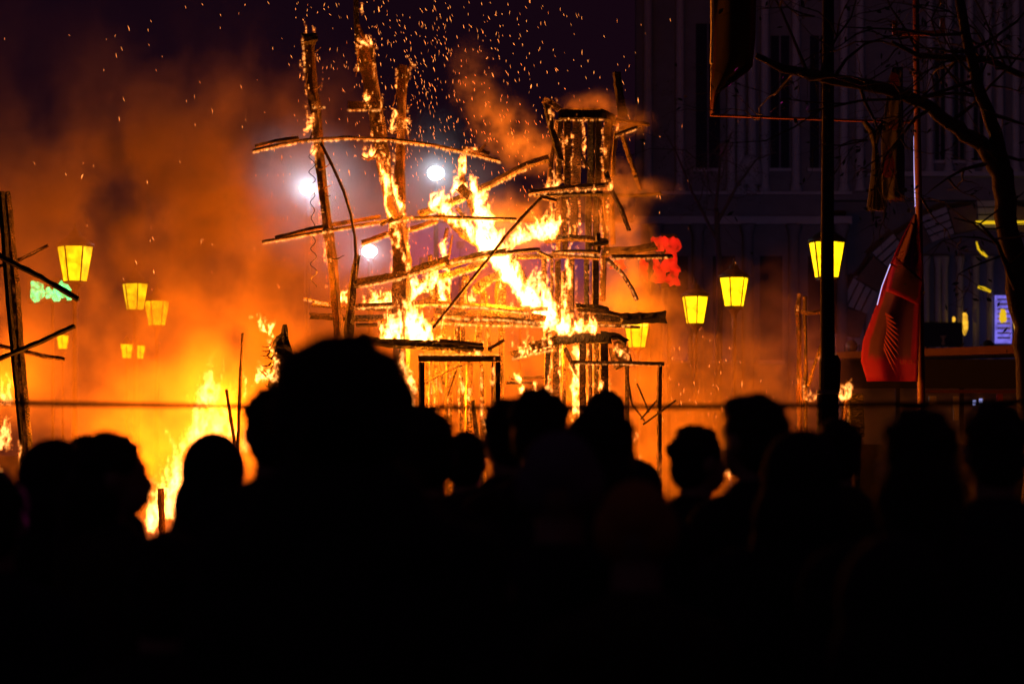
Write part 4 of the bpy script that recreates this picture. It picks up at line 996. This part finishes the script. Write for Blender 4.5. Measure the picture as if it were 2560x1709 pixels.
person(858, 806, 4.35, 4, 'person with big curly hair, nearest and largest silhouette in the crowd', 'curly', 'jacket', 1.15)
person(688, 962, 6.7, -6, 'short-haired person whose round head peeks left of the curly hair', 'short', 'jacket')
person(145, 1092, 7.4, 30, 'person in a round hood at the far left of the crowd', 'hood', 'jacket', 1.1)
person(212, 1086, 9.6, -30, 'person mostly hidden between the hood and the right-turned profile', 'short', 'jacket_navy')
person(284, 1074, 6.9, 78, 'person in profile turned right, left part of the crowd', 'long', 'jacket_brown')
person(535, 1078, 7.7, 0, 'person in a pointed hood before the yellow ground fire', 'hood', 'jacket')
person(1066, 1024, 7.0, -8, 'short-haired person just right of the curly hair below the door frame', 'short', 'jacket')
person(1166, 1080, 10.2, 10, 'small round head under the right jamb of the door frame', 'short', 'jacket_navy')
person(1268, 992, 7.9, -20, 'left one of two touching heads right of the door frame', 'short', 'jacket')
person(1352, 968, 7.2, 12, 'right one of two touching heads, curly top, right of the door frame', 'short', 'jacket', 1.0)
person(1400, 1076, 5.6, 6, 'person in a knit hat coloured for violet rim light, in front of the tower', 'knit', 'jacket')
person(1512, 976, 10.5, 0, 'person whose small head top shows above another head under the tower', 'short', 'jacket_navy')
person(1508, 1006, 6.8, 14, 'broad person with full hair under the tower, shoulders sloping right', 'long', 'jacket', 1.3, 1.12)
person(1590, 1204, 5.4, 5, 'short person in an orange cap low in the crowd', 'cap', 'jacket_brown', .9, .92)
person(1748, 1062, 8.6, 62, 'person with cropped hair looking right against orange smoke', 'short', 'jacket')
person(1880, 972, 7.4, -38, 'tall person with tousled hair turned left, right part of the crowd', 'quiff', 'jacket', 1.15, 1.08)
person(2005, 1068, 6.2, 10, 'person with low broad head before the black pole foot', 'hood', 'jacket', 1.25)
person(2092, 1046, 9.0, -10, 'person in brownish coat right of the black pole', 'short', 'jacket_brown')
person(2296, 1010, 5.3, 6, 'large dark head below the red flag', 'long', 'jacket', 1.1)
person(2478, 1004, 6.4, -14, 'person at the far right in front of the kiosk', 'short', 'jacket_navy', 1.1)
person(-20, 1170, 6.0, 0, 'person cut off by the left picture edge', 'short', 'jacket_navy')
person(420, 1330, 5.2, 8, 'low dark head in the left foreground', 'short', 'jacket')
person(2230, 1330, 4.4, 0, 'low dark head in the right foreground', 'hood', 'jacket')
person(1180, 1310, 5.0, -5, 'low dark head in the centre foreground', 'short', 'jacket')

# ------------------------------------------------------------------ volumes: flames and smoke
def gn_base(name):
    t = bpy.data.node_groups.new(name, 'GeometryNodeTree')
    t.interface.new_socket('Geometry', in_out='INPUT', socket_type='NodeSocketGeometry')
    t.interface.new_socket('Geometry', in_out='OUTPUT', socket_type='NodeSocketGeometry')
    nt = NT(t); gi = nt.n('NodeGroupInput'); go = nt.n('NodeGroupOutput')
    return t, nt, gi, go

def vol_out(nt, go, dens, mn, mx, vox, mat):
    vc = nt.n('GeometryNodeVolumeCube')
    nt.put(vc.inputs['Density'], dens)
    vc.inputs['Min'].default_value = mn; vc.inputs['Max'].default_value = mx
    for k, a, b in zip('XYZ', mn, mx):
        vc.inputs['Resolution ' + k].default_value = max(4, int((b - a) / vox))
    sm = nt.n('GeometryNodeSetMaterial'); sm.inputs['Material'].default_value = mat
    nt.t.links.new(vc.outputs[0], sm.inputs[0]); nt.t.links.new(sm.outputs[0], go.inputs[0])

def flame_mat(name, strength):
    m = bpy.data.materials.new(name); m.use_nodes = True; t = m.node_tree; t.nodes.clear(); nt = NT(t)
    out = nt.n('ShaderNodeOutputMaterial'); e = nt.n('ShaderNodeEmission')
    d = nt.n('ShaderNodeAttribute'); d.attribute_name = 'density'; d = d.outputs['Fac']
    nt.put(e.inputs['Color'], nt.mix(nt.sstep(d, .10, 1.0), (1, .165, .004, 1), (1, .43, .10, 1)))
    nt.put(e.inputs['Strength'], nt.math('MULTIPLY', nt.math('POWER', d, 2.0), strength))
    nt.put(out.inputs['Volume'], e.outputs[0])
    return m

def tongues(lines, lean=-.06):
    pos, rad = [], []
    for (x1, y1, x2, y2, h, r0, n, d) in lines:
        for k in range(n):
            t = random.random(); px = x1 + (x2 - x1) * t; py = y1 + (y2 - y1) * t
            hh = h * random.uniform(.35, 1.15); rr = r0 * random.uniform(.45, 1.1)
            dd = d + random.uniform(-.08, .08); ph = random.uniform(0, 6.28); wob = random.uniform(.1, .4) * rr + 1.5
            m = max(4, int(hh / 4)); ln = lean + random.uniform(-.22, .22)
            for i in range(m):
                s = i / (m - 1)
                x = px + ln * hh * s + wob * math.sin(ph + s * 5.5) * s
                p = P(x, py + rr * .4 - hh * s, dd + .05 * math.sin(ph * 1.7 + s * 4) * s)
                pos.append(p); rad.append(S(rr * (1 - s) ** .75 * (.55 + .45 * min(1, s * 5)) + .9, d))
    return pos, rad

def flames(name, lines, label, vox=.018, strength=60, power=0, light=None, fine=1.0, warp=1.0, lean=-.06, cut=.68):
    pos, rad = tongues(lines, lean)
    base = P(sum(l[0] for l in lines) / len(lines), 1100, lines[0][7]); base.z = 0
    me = bpy.data.meshes.new(name); me.from_pydata([tuple(p - base) for p in pos], [], [])
    a = me.attributes.new('rad', 'FLOAT', 'POINT'); a.data.foreach_set('value', rad)
    o = bpy.data.objects.new(name, me); COL.objects.link(o); o.location = base
    tag(o, label, 'fire', None, 'stuff')
    A = np.array([tuple(p - base) for p in pos]); mg = .14
    mn, mx = A.min(0) - mg, A.max(0) + mg
    t, nt, gi, go = gn_base(name)
    p = nt.n('GeometryNodeInputPosition').outputs[0]
    pl = nt.vm('MULTIPLY', p, (1, .4, .55))
    w1 = nt.vm('SUBTRACT', nt.noise(pl, 5.5 * fine, 2)[1], (.5, .5, .5))
    p1 = nt.vm('ADD', p, nt.vm('SCALE', w1, scale=.20 * warp))
    w2 = nt.vm('SUBTRACT', nt.noise(pl, 21 * fine, 2)[1], (.5, .5, .5))
    p2 = nt.vm('ADD', p1, nt.vm('SCALE', w2, scale=.075 * warp))
    sn = nt.n('GeometryNodeSampleNearest'); nt.t.links.new(gi.outputs[0], sn.inputs[0]); nt.put(sn.inputs[1], p2)
    sp = nt.n('GeometryNodeSampleIndex', data_type='FLOAT_VECTOR'); nt.t.links.new(gi.outputs[0], sp.inputs[0]); nt.put(sp.inputs[1], p); nt.put(sp.inputs['Index'], sn.outputs[0])
    na = nt.n('GeometryNodeInputNamedAttribute', data_type='FLOAT'); na.inputs[0].default_value = 'rad'
    sr = nt.n('GeometryNodeSampleIndex', data_type='FLOAT'); nt.t.links.new(gi.outputs[0], sr.inputs[0]); nt.put(sr.inputs[1], na.outputs[0]); nt.put(sr.inputs['Index'], sn.outputs[0])
    dist = nt.math('DIVIDE', nt.vm('DISTANCE', p2, sp.outputs[0]), nt.math('MULTIPLY', sr.outputs[0], 1.25))
    basef = nt.math('SUBTRACT', 1.0, dist)
    # lacy holes: ridged, stretched upwards
    ps = nt.vm('MULTIPLY', p1, (1, .3, .45))
    rn = nt.noise(ps, 17 * fine, 3, .6)[0]
    ridge = nt.math('SUBTRACT', 1.0, nt.math('MULTIPLY', nt.math('ABSOLUTE', nt.math('SUBTRACT', rn, .5)), 5.0), clamp=True)
    lace = nt.math('MULTIPLY_ADD', ridge, .95, -cut * .95)
    dens = nt.sstep(nt.math('ADD', basef, lace), .12, .95)
    vol_out(nt, go, dens, mn, mx, vox, flame_mat(name + '_glow', strength))
    mo = o.modifiers.new('flames', 'NODES'); mo.node_group = t
    for (lx, ly, ld, pw) in (light or []):
        l = bpy.data.lights.new('flame_light', 'POINT'); l.energy = pw; l.color = (1, .195, .004); l.shadow_soft_size = .16
        lo = bpy.data.objects.new('flame_light', l); COL.objects.link(lo); lo.parent = o; lo.location = P(lx, ly, ld) - base
    return o

FD = 26.85
def along(pts, off, d, r=3.6, h=6, per=2.2):
    out = []
    for a, b in zip(pts[:-1], pts[1:]):
        n = max(1, int(math.dist(a, b) / per)); out.append((a[0], a[1] + off, b[0], b[1] + off, h, r, n, d))
    return out
EDGE = (along([(633, 377), (700, 362), (767, 350)], 5, 26.38, 3.0) + along([(767, 350), (868, 344), (972, 348), (1077, 362), (1160, 379), (1250, 402)], 5, 26.38, 3.0, 4, 2.6) + along([(657, 605), (809, 578), (883, 566), (958, 554), (1017, 547)], 5, 26.48, 3.2)
    + along([(1010, 546), (1092, 542), (1180, 545), (1290, 548)], 5, 26.53, 2.6, 4, 2.6) + along([(905, 608), (969, 585), (1040, 570), (1092, 551)], 7, 26.78, 3.4) + along([(1048, 536), (1110, 514), (1182, 483), (1317, 413)], 10, 26.75, 3.6)
    + along([(892, 708), (987, 690), (1060, 668), (1123, 648), (1212, 636)], 11, 26.6, 3.8) + along([(1041, 712), (1123, 686), (1214, 658)], 10, 26.8, 3.8) + along([(925, 753), (1041, 712)], 10, 26.85, 3.6) + along([(886, 766), (1000, 760), (1100, 757), (1210, 764), (1322, 778)], 6, 26.68, 3.4)
    + along([(1090, 780), (1161, 786), (1250, 788), (1335, 796)], 12, 26.75, 3.6) + along([(1080, 802), (1200, 806), (1365, 810)], 7, 26.82, 3.4) + along([(1322, 481), (1400, 472), (1500, 464)], 8, 26.72, 2.6, 4, 2.6) + along([(1345, 624), (1440, 628), (1500, 632)], 7, 26.72, 3.0)
    + along([(1530, 642), (1610, 641), (1670, 640)], 5, 26.75, 2.2, 3, 2.6) + along([(1516, 646), (1558, 685), (1580, 722), (1592, 748)], 5, 26.78, 2.4, 4, 2.6) + along([(1450, 798), (1500, 798), (1556, 800), (1620, 798)], 15, 26.78, 2.6, 4, 2.6) + along([(1282, 887), (1325, 876), (1389, 862)], 11, 26.62, 3.2)
    + along([(1397, 288), (1507, 287)], 13, 26.95, 2.0, 3, 2.6) + along([(870, 265), (955, 264)], 12, 26.55, 2.8) + along([(1046, 896), (1250, 896)], -9, 25.95, 2.2, 4, 2.6) + along([(1188, 727), (1222, 700), (1264, 678)], 12, 26.98, 3.0) + along([(760, 746), (826, 760)], 3, 26.62, 3.2) + along([(780, 268), (810, 266)], 3, 26.48, 2.6)
    + along([(1538, 338), (1594, 318)], 5, 26.93, 2.0, 3, 2.6) + along([(757, 100), (762, 180)], 0, 26.5, 2.6) + along([(776, 300), (792, 420)], 0, 26.5, 2.0, 4, 2.6) + along([(1083, 820), (1150, 735), (1213, 657)], 6, 26.32, 1.8, 3, 2.6) + along([(1427, 905), (1560, 906), (1655, 909)], 5, 26.45, 1.8, 3, 2.6))
STRIP = []
for (x, y0, y1, r, h) in ((1407, 320, 458, 4, 16), (1429, 330, 455, 4, 16), (1458, 305, 420, 5.5, 26), (1508, 320, 450, 4.5, 20), (1390, 300, 440, 3, 14), (1387, 492, 640, 5, 26), (1423, 500, 600, 4.5, 22), (1448, 500, 620, 4, 22), (1504, 500, 640, 4, 20), (1520, 500, 600, 3.5, 18),
        (1370, 650, 780, 5, 26), (1386, 660, 790, 5, 28), (1404, 680, 800, 5, 28), (1418, 650, 790, 5.5, 30), (1438, 660, 780, 4.5, 26), (1475, 650, 760, 3, 16), (1502, 650, 745, 4, 20), (1378, 840, 1040, 5, 28), (1402, 860, 1040, 5.5, 32), (1442, 860, 1050, 7, 40), (1468, 850, 1020, 4, 24), (1482, 860, 1020, 4, 24), (1497, 870, 1020, 4, 24), (1524, 900, 1040, 4, 22),
        (758, 100, 200, 3.2, 14), (790, 130, 150, 4, 12), (766, 210, 300, 3.4, 16), (805, 200, 240, 3, 14), (782, 300, 420, 3.4, 18), (800, 460, 580, 3, 16), (826, 560, 660, 3, 16), (816, 640, 740, 3.2, 18), (893, 115, 200, 3.6, 16), (936, 120, 200, 3.6, 16), (912, 240, 270, 5, 20), (955, 240, 340, 3.6, 18), (930, 330, 400, 5, 26), (955, 380, 480, 6, 34), (985, 400, 500, 5, 30), (978, 540, 690, 5, 28), (1020, 560, 700, 5, 28), (992, 170, 230, 3.6, 14), (1019, 165, 220, 3.6, 16), (1016, 280, 330, 4, 20), (990, 290, 330, 4, 20),
        (1012, 690, 790, 5, 26), (1078, 650, 750, 5, 26), (1107, 770, 850, 5, 26), (1160, 690, 765, 4.5, 24), (1204, 700, 760, 4, 20), (1252, 690, 765, 5, 24), (1196, 805, 860, 5, 26), (1222, 810, 870, 4, 22), (1143, 770, 850, 4, 22), (1280, 820, 870, 5, 26), (1320, 810, 850, 5, 26),
        (1090, 920, 1040, 4, 24), (1123, 920, 1060, 4, 26), (1150, 920, 1040, 4.5, 26), (1172, 920, 1060, 4, 26), (1205, 920, 1060, 4.5, 26), (1072, 920, 1040, 4, 24), (1999, 780, 960, 2.6, 12), (2014, 800, 960, 2.4, 12)):
    STRIP += along([(x, y0), (x + random.uniform(-3, 3), (y0 + y1) / 2), (x + random.uniform(-3, 3), y1)], 0, 26.98 if x > 1340 and y0 < 900 else (27.2 if y0 > 850 else (26.55 if x < 1030 and y0 < 600 else 26.85)), r, h, 6.5)
flames('flames', [l for l in STRIP if l[0] < 1045 and l[1] < 640], 'narrow flame strips burning up the sides of the three masts', .016, 90, fine=1.2, warp=.42, lean=-.03, cut=.62)
flames('flames', [l for l in STRIP if not (l[0] < 1045 and l[1] < 640) and l[0] < 1900], 'narrow flame strips between the planks of tower and scaffold', .016, 85, fine=1.2, warp=.42, lean=-.03, cut=.60)
flames('flames', EDGE, 'thin glowing flames clinging to the undersides of the charred beams', .014, 20, fine=1.6, warp=.12, lean=0, cut=.12)
flames('flames', [
    (1115, 535, 1225, 630, 55, 13, 34, FD), (1225, 640, 1362, 805, 75, 19, 70, FD), (1225, 640, 1300, 700, 60, 22, 30, FD - .1), (1140, 450, 1162, 410, 45, 12, 14, FD), (1135, 485, 1160, 470, 45, 11, 10, FD),
    (1182, 470, 1245, 630, 75, 17, 44, FD), (1200, 600, 1262, 670, 85, 26, 46, FD - .05), (1070, 512, 1118, 520, 50, 14, 26, FD - .1), (1110, 520, 1125, 560, 40, 11, 10, FD),
    (1270, 612, 1400, 575, 60, 14, 50, FD), (1330, 590, 1400, 555, 45, 12, 20, FD), (1320, 730, 1385, 810, 100, 17, 36, FD), (1370, 815, 1492, 832, 55, 12, 44, FD - .15), (1290, 890, 1395, 862, 48, 10, 24, FD - .25),
    (1110, 590, 1120, 720, 30, 12, 18, FD), (1040, 735, 1100, 700, 65, 12, 26, FD), (925, 765, 1040, 745, 50, 11, 34, FD), (1095, 690, 1110, 760, 50, 13, 16, FD),
    (1010, 800, 1060, 850, 80, 16, 32, FD - .2), (960, 850, 1080, 852, 90, 18, 40, FD - .2), (1080, 852, 1200, 862, 26, 8, 34, FD - .3), (1080, 880, 1200, 882, 18, 6, 22, FD - .45),
    (835, 752, 872, 756, 65, 11, 10, FD), (895, 762, 965, 768, 36, 8, 22, FD), (985, 470, 1010, 560, 45, 12, 16, FD - .05), (1170, 760, 1200, 750, 40, 7, 10, FD), (1260, 770, 1300, 772, 30, 6, 12, FD),
    (1290, 930, 1300, 990, 30, 8, 8, FD + .3)],
    'bright yellow and white flames leaping over crossing beams of the scaffold', .018, 150, light=[(1250, 740, 26.7, 230), (1240, 740, 27.8, 420), (1060, 880, 26.7, 230), (1040, 870, 27.8, 380), (1400, 880, 27.5, 260), (1120, 660, 26.7, 150), (1160, 660, 27.7, 200)])
flames('flames', [
    (1372, 340, 1385, 262, 24, 8, 16, 26.95), (1462, 410, 1462, 315, 30, 6, 14, 27.2), (1412, 360, 1432, 346, 18, 6, 8, 27.0), (1542, 335, 1546, 318, 24, 6, 6, 27.0), (1368, 474, 1392, 450, 40, 8, 14, 26.85),
    (1418, 482, 1462, 484, 14, 5, 16, 26.75), (1512, 486, 1524, 462, 34, 8, 10, 26.85), (1378, 500, 1386, 640, 30, 8, 26, 27.05), (1420, 720, 1432, 570, 30, 9, 22, 27.1), (1405, 800, 1420, 700, 45, 9, 16, 27.15),
    (1446, 880, 1452, 1050, 70, 13, 34, 27.0), (1425, 880, 1440, 1040, 60, 11, 20, 27.2), (1380, 860, 1372, 1000, 40, 7, 12, 27.1), (1530, 870, 1570, 905, 22, 7, 18, 26.85), (1335, 960, 1345, 985, 50, 11, 8, 27.1), (1500, 960, 1520, 1020, 40, 8, 10, 27.0),
    (1400, 455, 1412, 440, 16, 4, 5, 27.0), (1515, 620, 1560, 690, 14, 4, 16, 26.8), (1478, 480, 1500, 470, 20, 5, 6, 26.9), (1515, 400, 1520, 350, 24, 5, 8, 27.2), (1440, 1060, 1420, 1040, 20, 8, 8, 26.9), (1410, 300, 1490, 303, 7, 3, 14, 27.0)],
    'flames licking up through the gaps of the plank tower', .018, 100, light=[(1440, 1020, 27.7, 260), (1420, 680, 27.7, 110), (1450, 440, 27.6, 30)])
flames('flames', [
    (755, 92, 790, 88, 24, 6, 12, 26.55), (757, 98, 760, 80, 34, 5, 5, 26.5), (897, 116, 936, 112, 30, 8, 14, 26.65), (900, 48, 903, 10, 26, 6, 7, 26.75), (986, 215, 992, 185, 14, 5, 7, 26.95), (1018, 208, 1026, 165, 15, 5, 9, 26.95),
    (974, 335, 986, 285, 34, 9, 14, 26.9), (1018, 325, 1026, 290, 30, 6, 9, 26.9), (757, 185, 762, 130, 14, 4, 9, 26.5), (768, 210, 770, 230, 10, 4, 4, 26.5), (770, 340, 784, 290, 30, 7, 14, 26.5), (784, 392, 796, 355, 22, 6, 8, 26.5),
    (893, 185, 897, 120, 14, 4, 10, 26.6), (936, 185, 938, 120, 14, 4, 10, 26.6), (905, 150, 932, 160, 10, 4, 8, 26.6), (912, 255, 926, 235, 26, 7, 10, 26.6), (905, 265, 950, 272, 8, 3, 10, 26.55), (950, 330, 958, 240, 14, 4, 14, 26.6), (905, 395, 938, 380, 32, 8, 14, 26.6),
    (948, 400, 968, 470, 40, 8, 24, 26.6), (962, 440, 986, 560, 50, 9, 34, 26.65), (985, 560, 1026, 690, 40, 8, 24, 26.6), (975, 420, 978, 395, 30, 6, 6, 26.65), (1165, 382, 1200, 378, 22, 6, 14, 26.4), (1030, 545, 1000, 560, 26, 7, 8, 26.5), (812, 600, 818, 660, 26, 5, 10, 26.5), (803, 500, 806, 560, 14, 4, 6, 26.5)],
    'small flames clinging to the tall masts and curved rail', .016, 100, light=[(965, 500, 26.45, 90), (905, 130, 26.4, 10), (1180, 380, 26.45, 10), (790, 700, 26.6, 60)])
flames('flames', [(650, 800, 690, 840, 40, 10, 22, 25.75), (622, 792, 650, 786, 14, 4, 10, 25.75), (675, 850, 688, 950, 30, 8, 30, 25.7), (640, 945, 685, 950, 48, 10, 26, 25.7), (612, 985, 616, 960, 32, 7, 7, 25.9), (625, 975, 640, 962, 14, 4, 5, 25.9), (685, 880, 690, 1000, 20, 5, 20, 25.65)],
    'white hot flames eating the left edge of the burnt bundle', .016, 110, light=[(660, 900, 25.9, 60)])
flames('flames', [(1245, 910, 1235, 960, 40, 6, 12, 25.95), (1230, 1060, 1235, 1030, 30, 6, 8, 25.95), (1208, 1040, 1228, 1130, 50, 12, 26, 26.5), (1000, 900, 1035, 990, 55, 13, 24, 26.6), (1030, 1000, 1040, 1030, 50, 9, 8, 26.5), (1090, 960, 1110, 1000, 50, 5, 10, 27.3), (1140, 940, 1170, 1000, 50, 6, 12, 27.3), (1165, 1010, 1180, 980, 40, 7, 8, 27.1), (1075, 960, 1080, 1000, 40, 5, 6, 27.2)],
    'flames around and behind the black door frame', .018, 70, light=[(1140, 1000, 27.8, 240), (1020, 980, 27.2, 90)])
flames('flames', [(375, 1310, 480, 1240, 130, 22, 50, 30.3), (420, 1210, 560, 1130, 130, 26, 50, 30.4), (470, 1100, 570, 1090, 150, 24, 36, 30.5), (490, 1000, 545, 1010, 130, 22, 22, 30.6), (350, 1250, 420, 1230, 70, 15, 22, 30.2), (570, 1120, 630, 1120, 100, 13, 12, 30.2)],
    'tall yellow ground fire at left behind the crowd', .026, 46, light=[(470, 1150, 30.2, 560), (300, 1150, 31.0, 340), (560, 1010, 30.6, 460)], fine=.85, warp=1.3, lean=.05, cut=.72)
flames('flames', [(1790, 1170, 1830, 1195, 55, 10, 12, 29.5), (1580, 1125, 1600, 1090, 40, 6, 10, 28.5), (1600, 1160, 1615, 1200, 40, 6, 8, 28.5), (1780, 1140, 1840, 1130, 30, 8, 10, 29.5)],
    'low ground flames at right between the two bare heads', .022, 40, light=[(1690, 1180, 30.2, 100), (1850, 1150, 30.4, 50)])
flames('flames', [(2000, 990, 2056, 986, 26, 7, 16, 27.5), (1995, 960, 2030, 1000, 26, 6, 14, 27.5), (2102, 990, 2130, 985, 44, 13, 30, 26.9), (2112, 1000, 2124, 1075, 24, 5, 16, 26.95), (1992, 790, 2000, 760, 14, 4, 6, 27.45), (2050, 782, 2056, 778, 8, 3, 3, 27.5), (2035, 930, 2052, 880, 14, 4, 6, 27.5)],
    'flames at the feet of the twin post and on the crate', .018, 40, light=[(2040, 960, 27.3, 45), (2112, 960, 26.8, 30)])
flames('flames', [(44, 1150, 50, 1120, 34, 7, 14, 24.2), (50, 1180, 54, 1150, 20, 5, 8, 24.2), (0, 1220, 42, 1222, 26, 8, 14, 24.9), (4, 1190, 12, 1180, 40, 8, 8, 25), (-60, 1010, 30, 1000, 90, 14, 16, 28.4), (-40, 1120, 40, 1110, 90, 14, 14, 28.4)],  # farther lines and lamp added behind the post to brighten its smoke
    'small flames at the foot of the left charred post, more added behind it', .018, 45, light=[(130, 1080, 24.9, 110), (10, 960, 28.3, 170)])

def smoke_mat(name, col, dens, aniso=.0, absorb=.3):
    m = bpy.data.materials.new(name); m.use_nodes = True; t = m.node_tree; t.nodes.clear(); nt = NT(t)
    out = nt.n('ShaderNodeOutputMaterial'); v = nt.n('ShaderNodeVolumePrincipled')
    d = nt.n('ShaderNodeAttribute'); d.attribute_name = 'density'
    v.inputs['Color'].default_value = c4(col); v.inputs['Anisotropy'].default_value = aniso
    v.inputs['Density Attribute'].default_value = ''
    nt.put(v.inputs['Density'], nt.math('MULTIPLY', d.outputs['Fac'], dens))
    nt.put(out.inputs['Volume'], v.outputs[0])
    return m

def smoke(name, blobs, label, vox, mat, nscale, lo, hi, stretch=(1, 1, 1), warp=.5, pad=1.6):
    C = [(P(b[0], b[1], b[2]), Vector((S(b[3], b[2]), b[5], S(b[4], b[2]))), b[6]) for b in blobs]
    mn = Vector([min(c[i] - pad * r[i] for c, r, a in C) for i in range(3)]); mx = Vector([max(c[i] + pad * r[i] for c, r, a in C) for i in range(3)])
    mn.z = max(mn.z, .02)
    base = Vector(((mn.x + mx.x) / 2, (mn.y + mx.y) / 2, 0))
    me = bpy.data.meshes.new(name); me.from_pydata([(0, 0, 0)], [], [])
    o = bpy.data.objects.new(name, me); COL.objects.link(o); o.location = base
    tag(o, label, 'smoke', None, 'stuff')
    t, nt, gi, go = gn_base(name)
    p = nt.n('GeometryNodeInputPosition').outputs[0]
    tot = None
    for c, r, a in C:
        q = nt.vm('MULTIPLY', nt.vm('SUBTRACT', p, tuple(c - base)), (1 / r.x, 1 / r.y, 1 / r.z))
        e = nt.math('MULTIPLY', nt.math('EXPONENT', nt.math('MULTIPLY', nt.vm('DOT_PRODUCT', q, q), -1.0)), a)
        tot = e if tot is None else nt.math('ADD', tot, e)
    pp = nt.vm('MULTIPLY', nt.vm('ADD', p, tuple(base)), stretch)
    wv = nt.vm('SUBTRACT', nt.noise(pp, nscale * .8, 2)[1], (.5, .5, .5))
    f = nt.noise(nt.vm('ADD', pp, nt.vm('SCALE', wv, scale=warp / nscale)), nscale, 5, .58)[0]
    puff = nt.sstep(f, lo, hi, .05, 1.0)
    dens = nt.math('SUBTRACT', nt.math('MULTIPLY', tot, puff), .012)
    dens = nt.math('MAXIMUM', dens, 0.0)
    vol_out(nt, go, dens, tuple(mn - base), tuple(mx - base), vox, mat)
    o.modifiers.new('smoke', 'NODES').node_group = t
    return o

smoke('smoke', [
    (330, 980, 31.0, 380, 330, .8, .7), (500, 650, 31, 270, 280, .6, 2.6), (290, 520, 31.3, 320, 170, .6, 2.6), (30, 800, 28.5, 110, 260, .5, 1.1), (660, 780, 30.4, 200, 330, .8, 1.5),
    (540, 380, 31, 260, 150, .8, .6), (980, 600, 30.5, 300, 170, .9, .34), (1150, 960, 29.5, 380, 190, .8, 1.1), (1300, 800, 29.8, 300, 140, .7, .35), (130, 180, 32, 500, 200, 1.6, .06), (560, 1060, 29.5, 300, 160, 1.0, .5)],
    'orange smoke billowing over the left half of the square', .065, smoke_mat('smoke_left', (.88, .60, .36), 1.0), 1.15, .42, .60, (1, 1, .85), 1.6)
smoke('smoke', [
    (1780, 990, 29.6, 230, 120, .5, .9), (1700, 1120, 29.4, 220, 120, .6, 1.1), (1650, 860, 29.7, 150, 130, .45, .5), (1950, 950, 29.3, 120, 110, .45, .8), (1880, 800, 30.2, 220, 130, .6, .16), (1560, 1010, 28.9, 160, 160, .5, .8)],
    'orange smoke drifting low behind the right part of the crowd', .05, smoke_mat('smoke_right', (.88, .62, .36), 1.7), 1.9, .45, .60, (1, 1, 1), 1.0)
smoke('smoke', [
    (1175, 190, 27.6, 45, 70, .25, .22), (1215, 260, 27.5, 45, 55, .25, .4), (1270, 320, 27.4, 55, 45, .25, .6), (1330, 375, 27.2, 60, 36, .22, 1.0), (1445, 262, 27.6, 30, 18, .18, .7), (1500, 258, 27.5, 36, 22, .18, .9),
    (1565, 300, 27.1, 40, 26, .18, 2.0), (1550, 455, 27.1, 40, 34, .18, 2.0), (1600, 474, 27.0, 55, 18, .16, 2.2), (1545, 560, 27.2, 50, 60, .22, 1.6), (1600, 700, 27.3, 50, 60, .22, 1.2), (1620, 765, 27.3, 60, 24, .22, 1.3), (1560, 740, 27.3, 50, 50, .22, 1.2),
    (1280, 560, 27.4, 90, 60, .3, .6), (1470, 540, 27.0, 60, 50, .12, .5), (1590, 620, 27.0, 60, 20, .16, 1.2)],
    'thin wisps of lit smoke curling off the plank tower', .028, smoke_mat('smoke_wisps', (.9, .68, .45), 2.6), 4.6, .42, .62, (1, 1, 1), 1.4, 1.9)

smoke('smoke', [(770, 475, 45.4, 40, 36, .6, .22), (1090, 436, 49.4, 36, 30, .6, .14), (925, 630, 43.4, 32, 30, .5, .2), (780, 470, 45.5, 190, 150, 1.6, .10), (1090, 440, 48.5, 170, 140, 1.6, .07), (1000, 580, 50, 360, 150, 3, .05), (925, 640, 43, 130, 110, 1.4, .08), (1120, 620, 60, 340, 160, 4, .06), (1400, 680, 60, 260, 130, 4, .05)],  # tight puffs at the lenses added to give them glare
    'thin grey violet smoke glowing round the white floodlights', .16, smoke_mat('smoke_back', (.8, .8, .85), 2.6), .35, .32, .66, (1, 1, 1), 1.0)
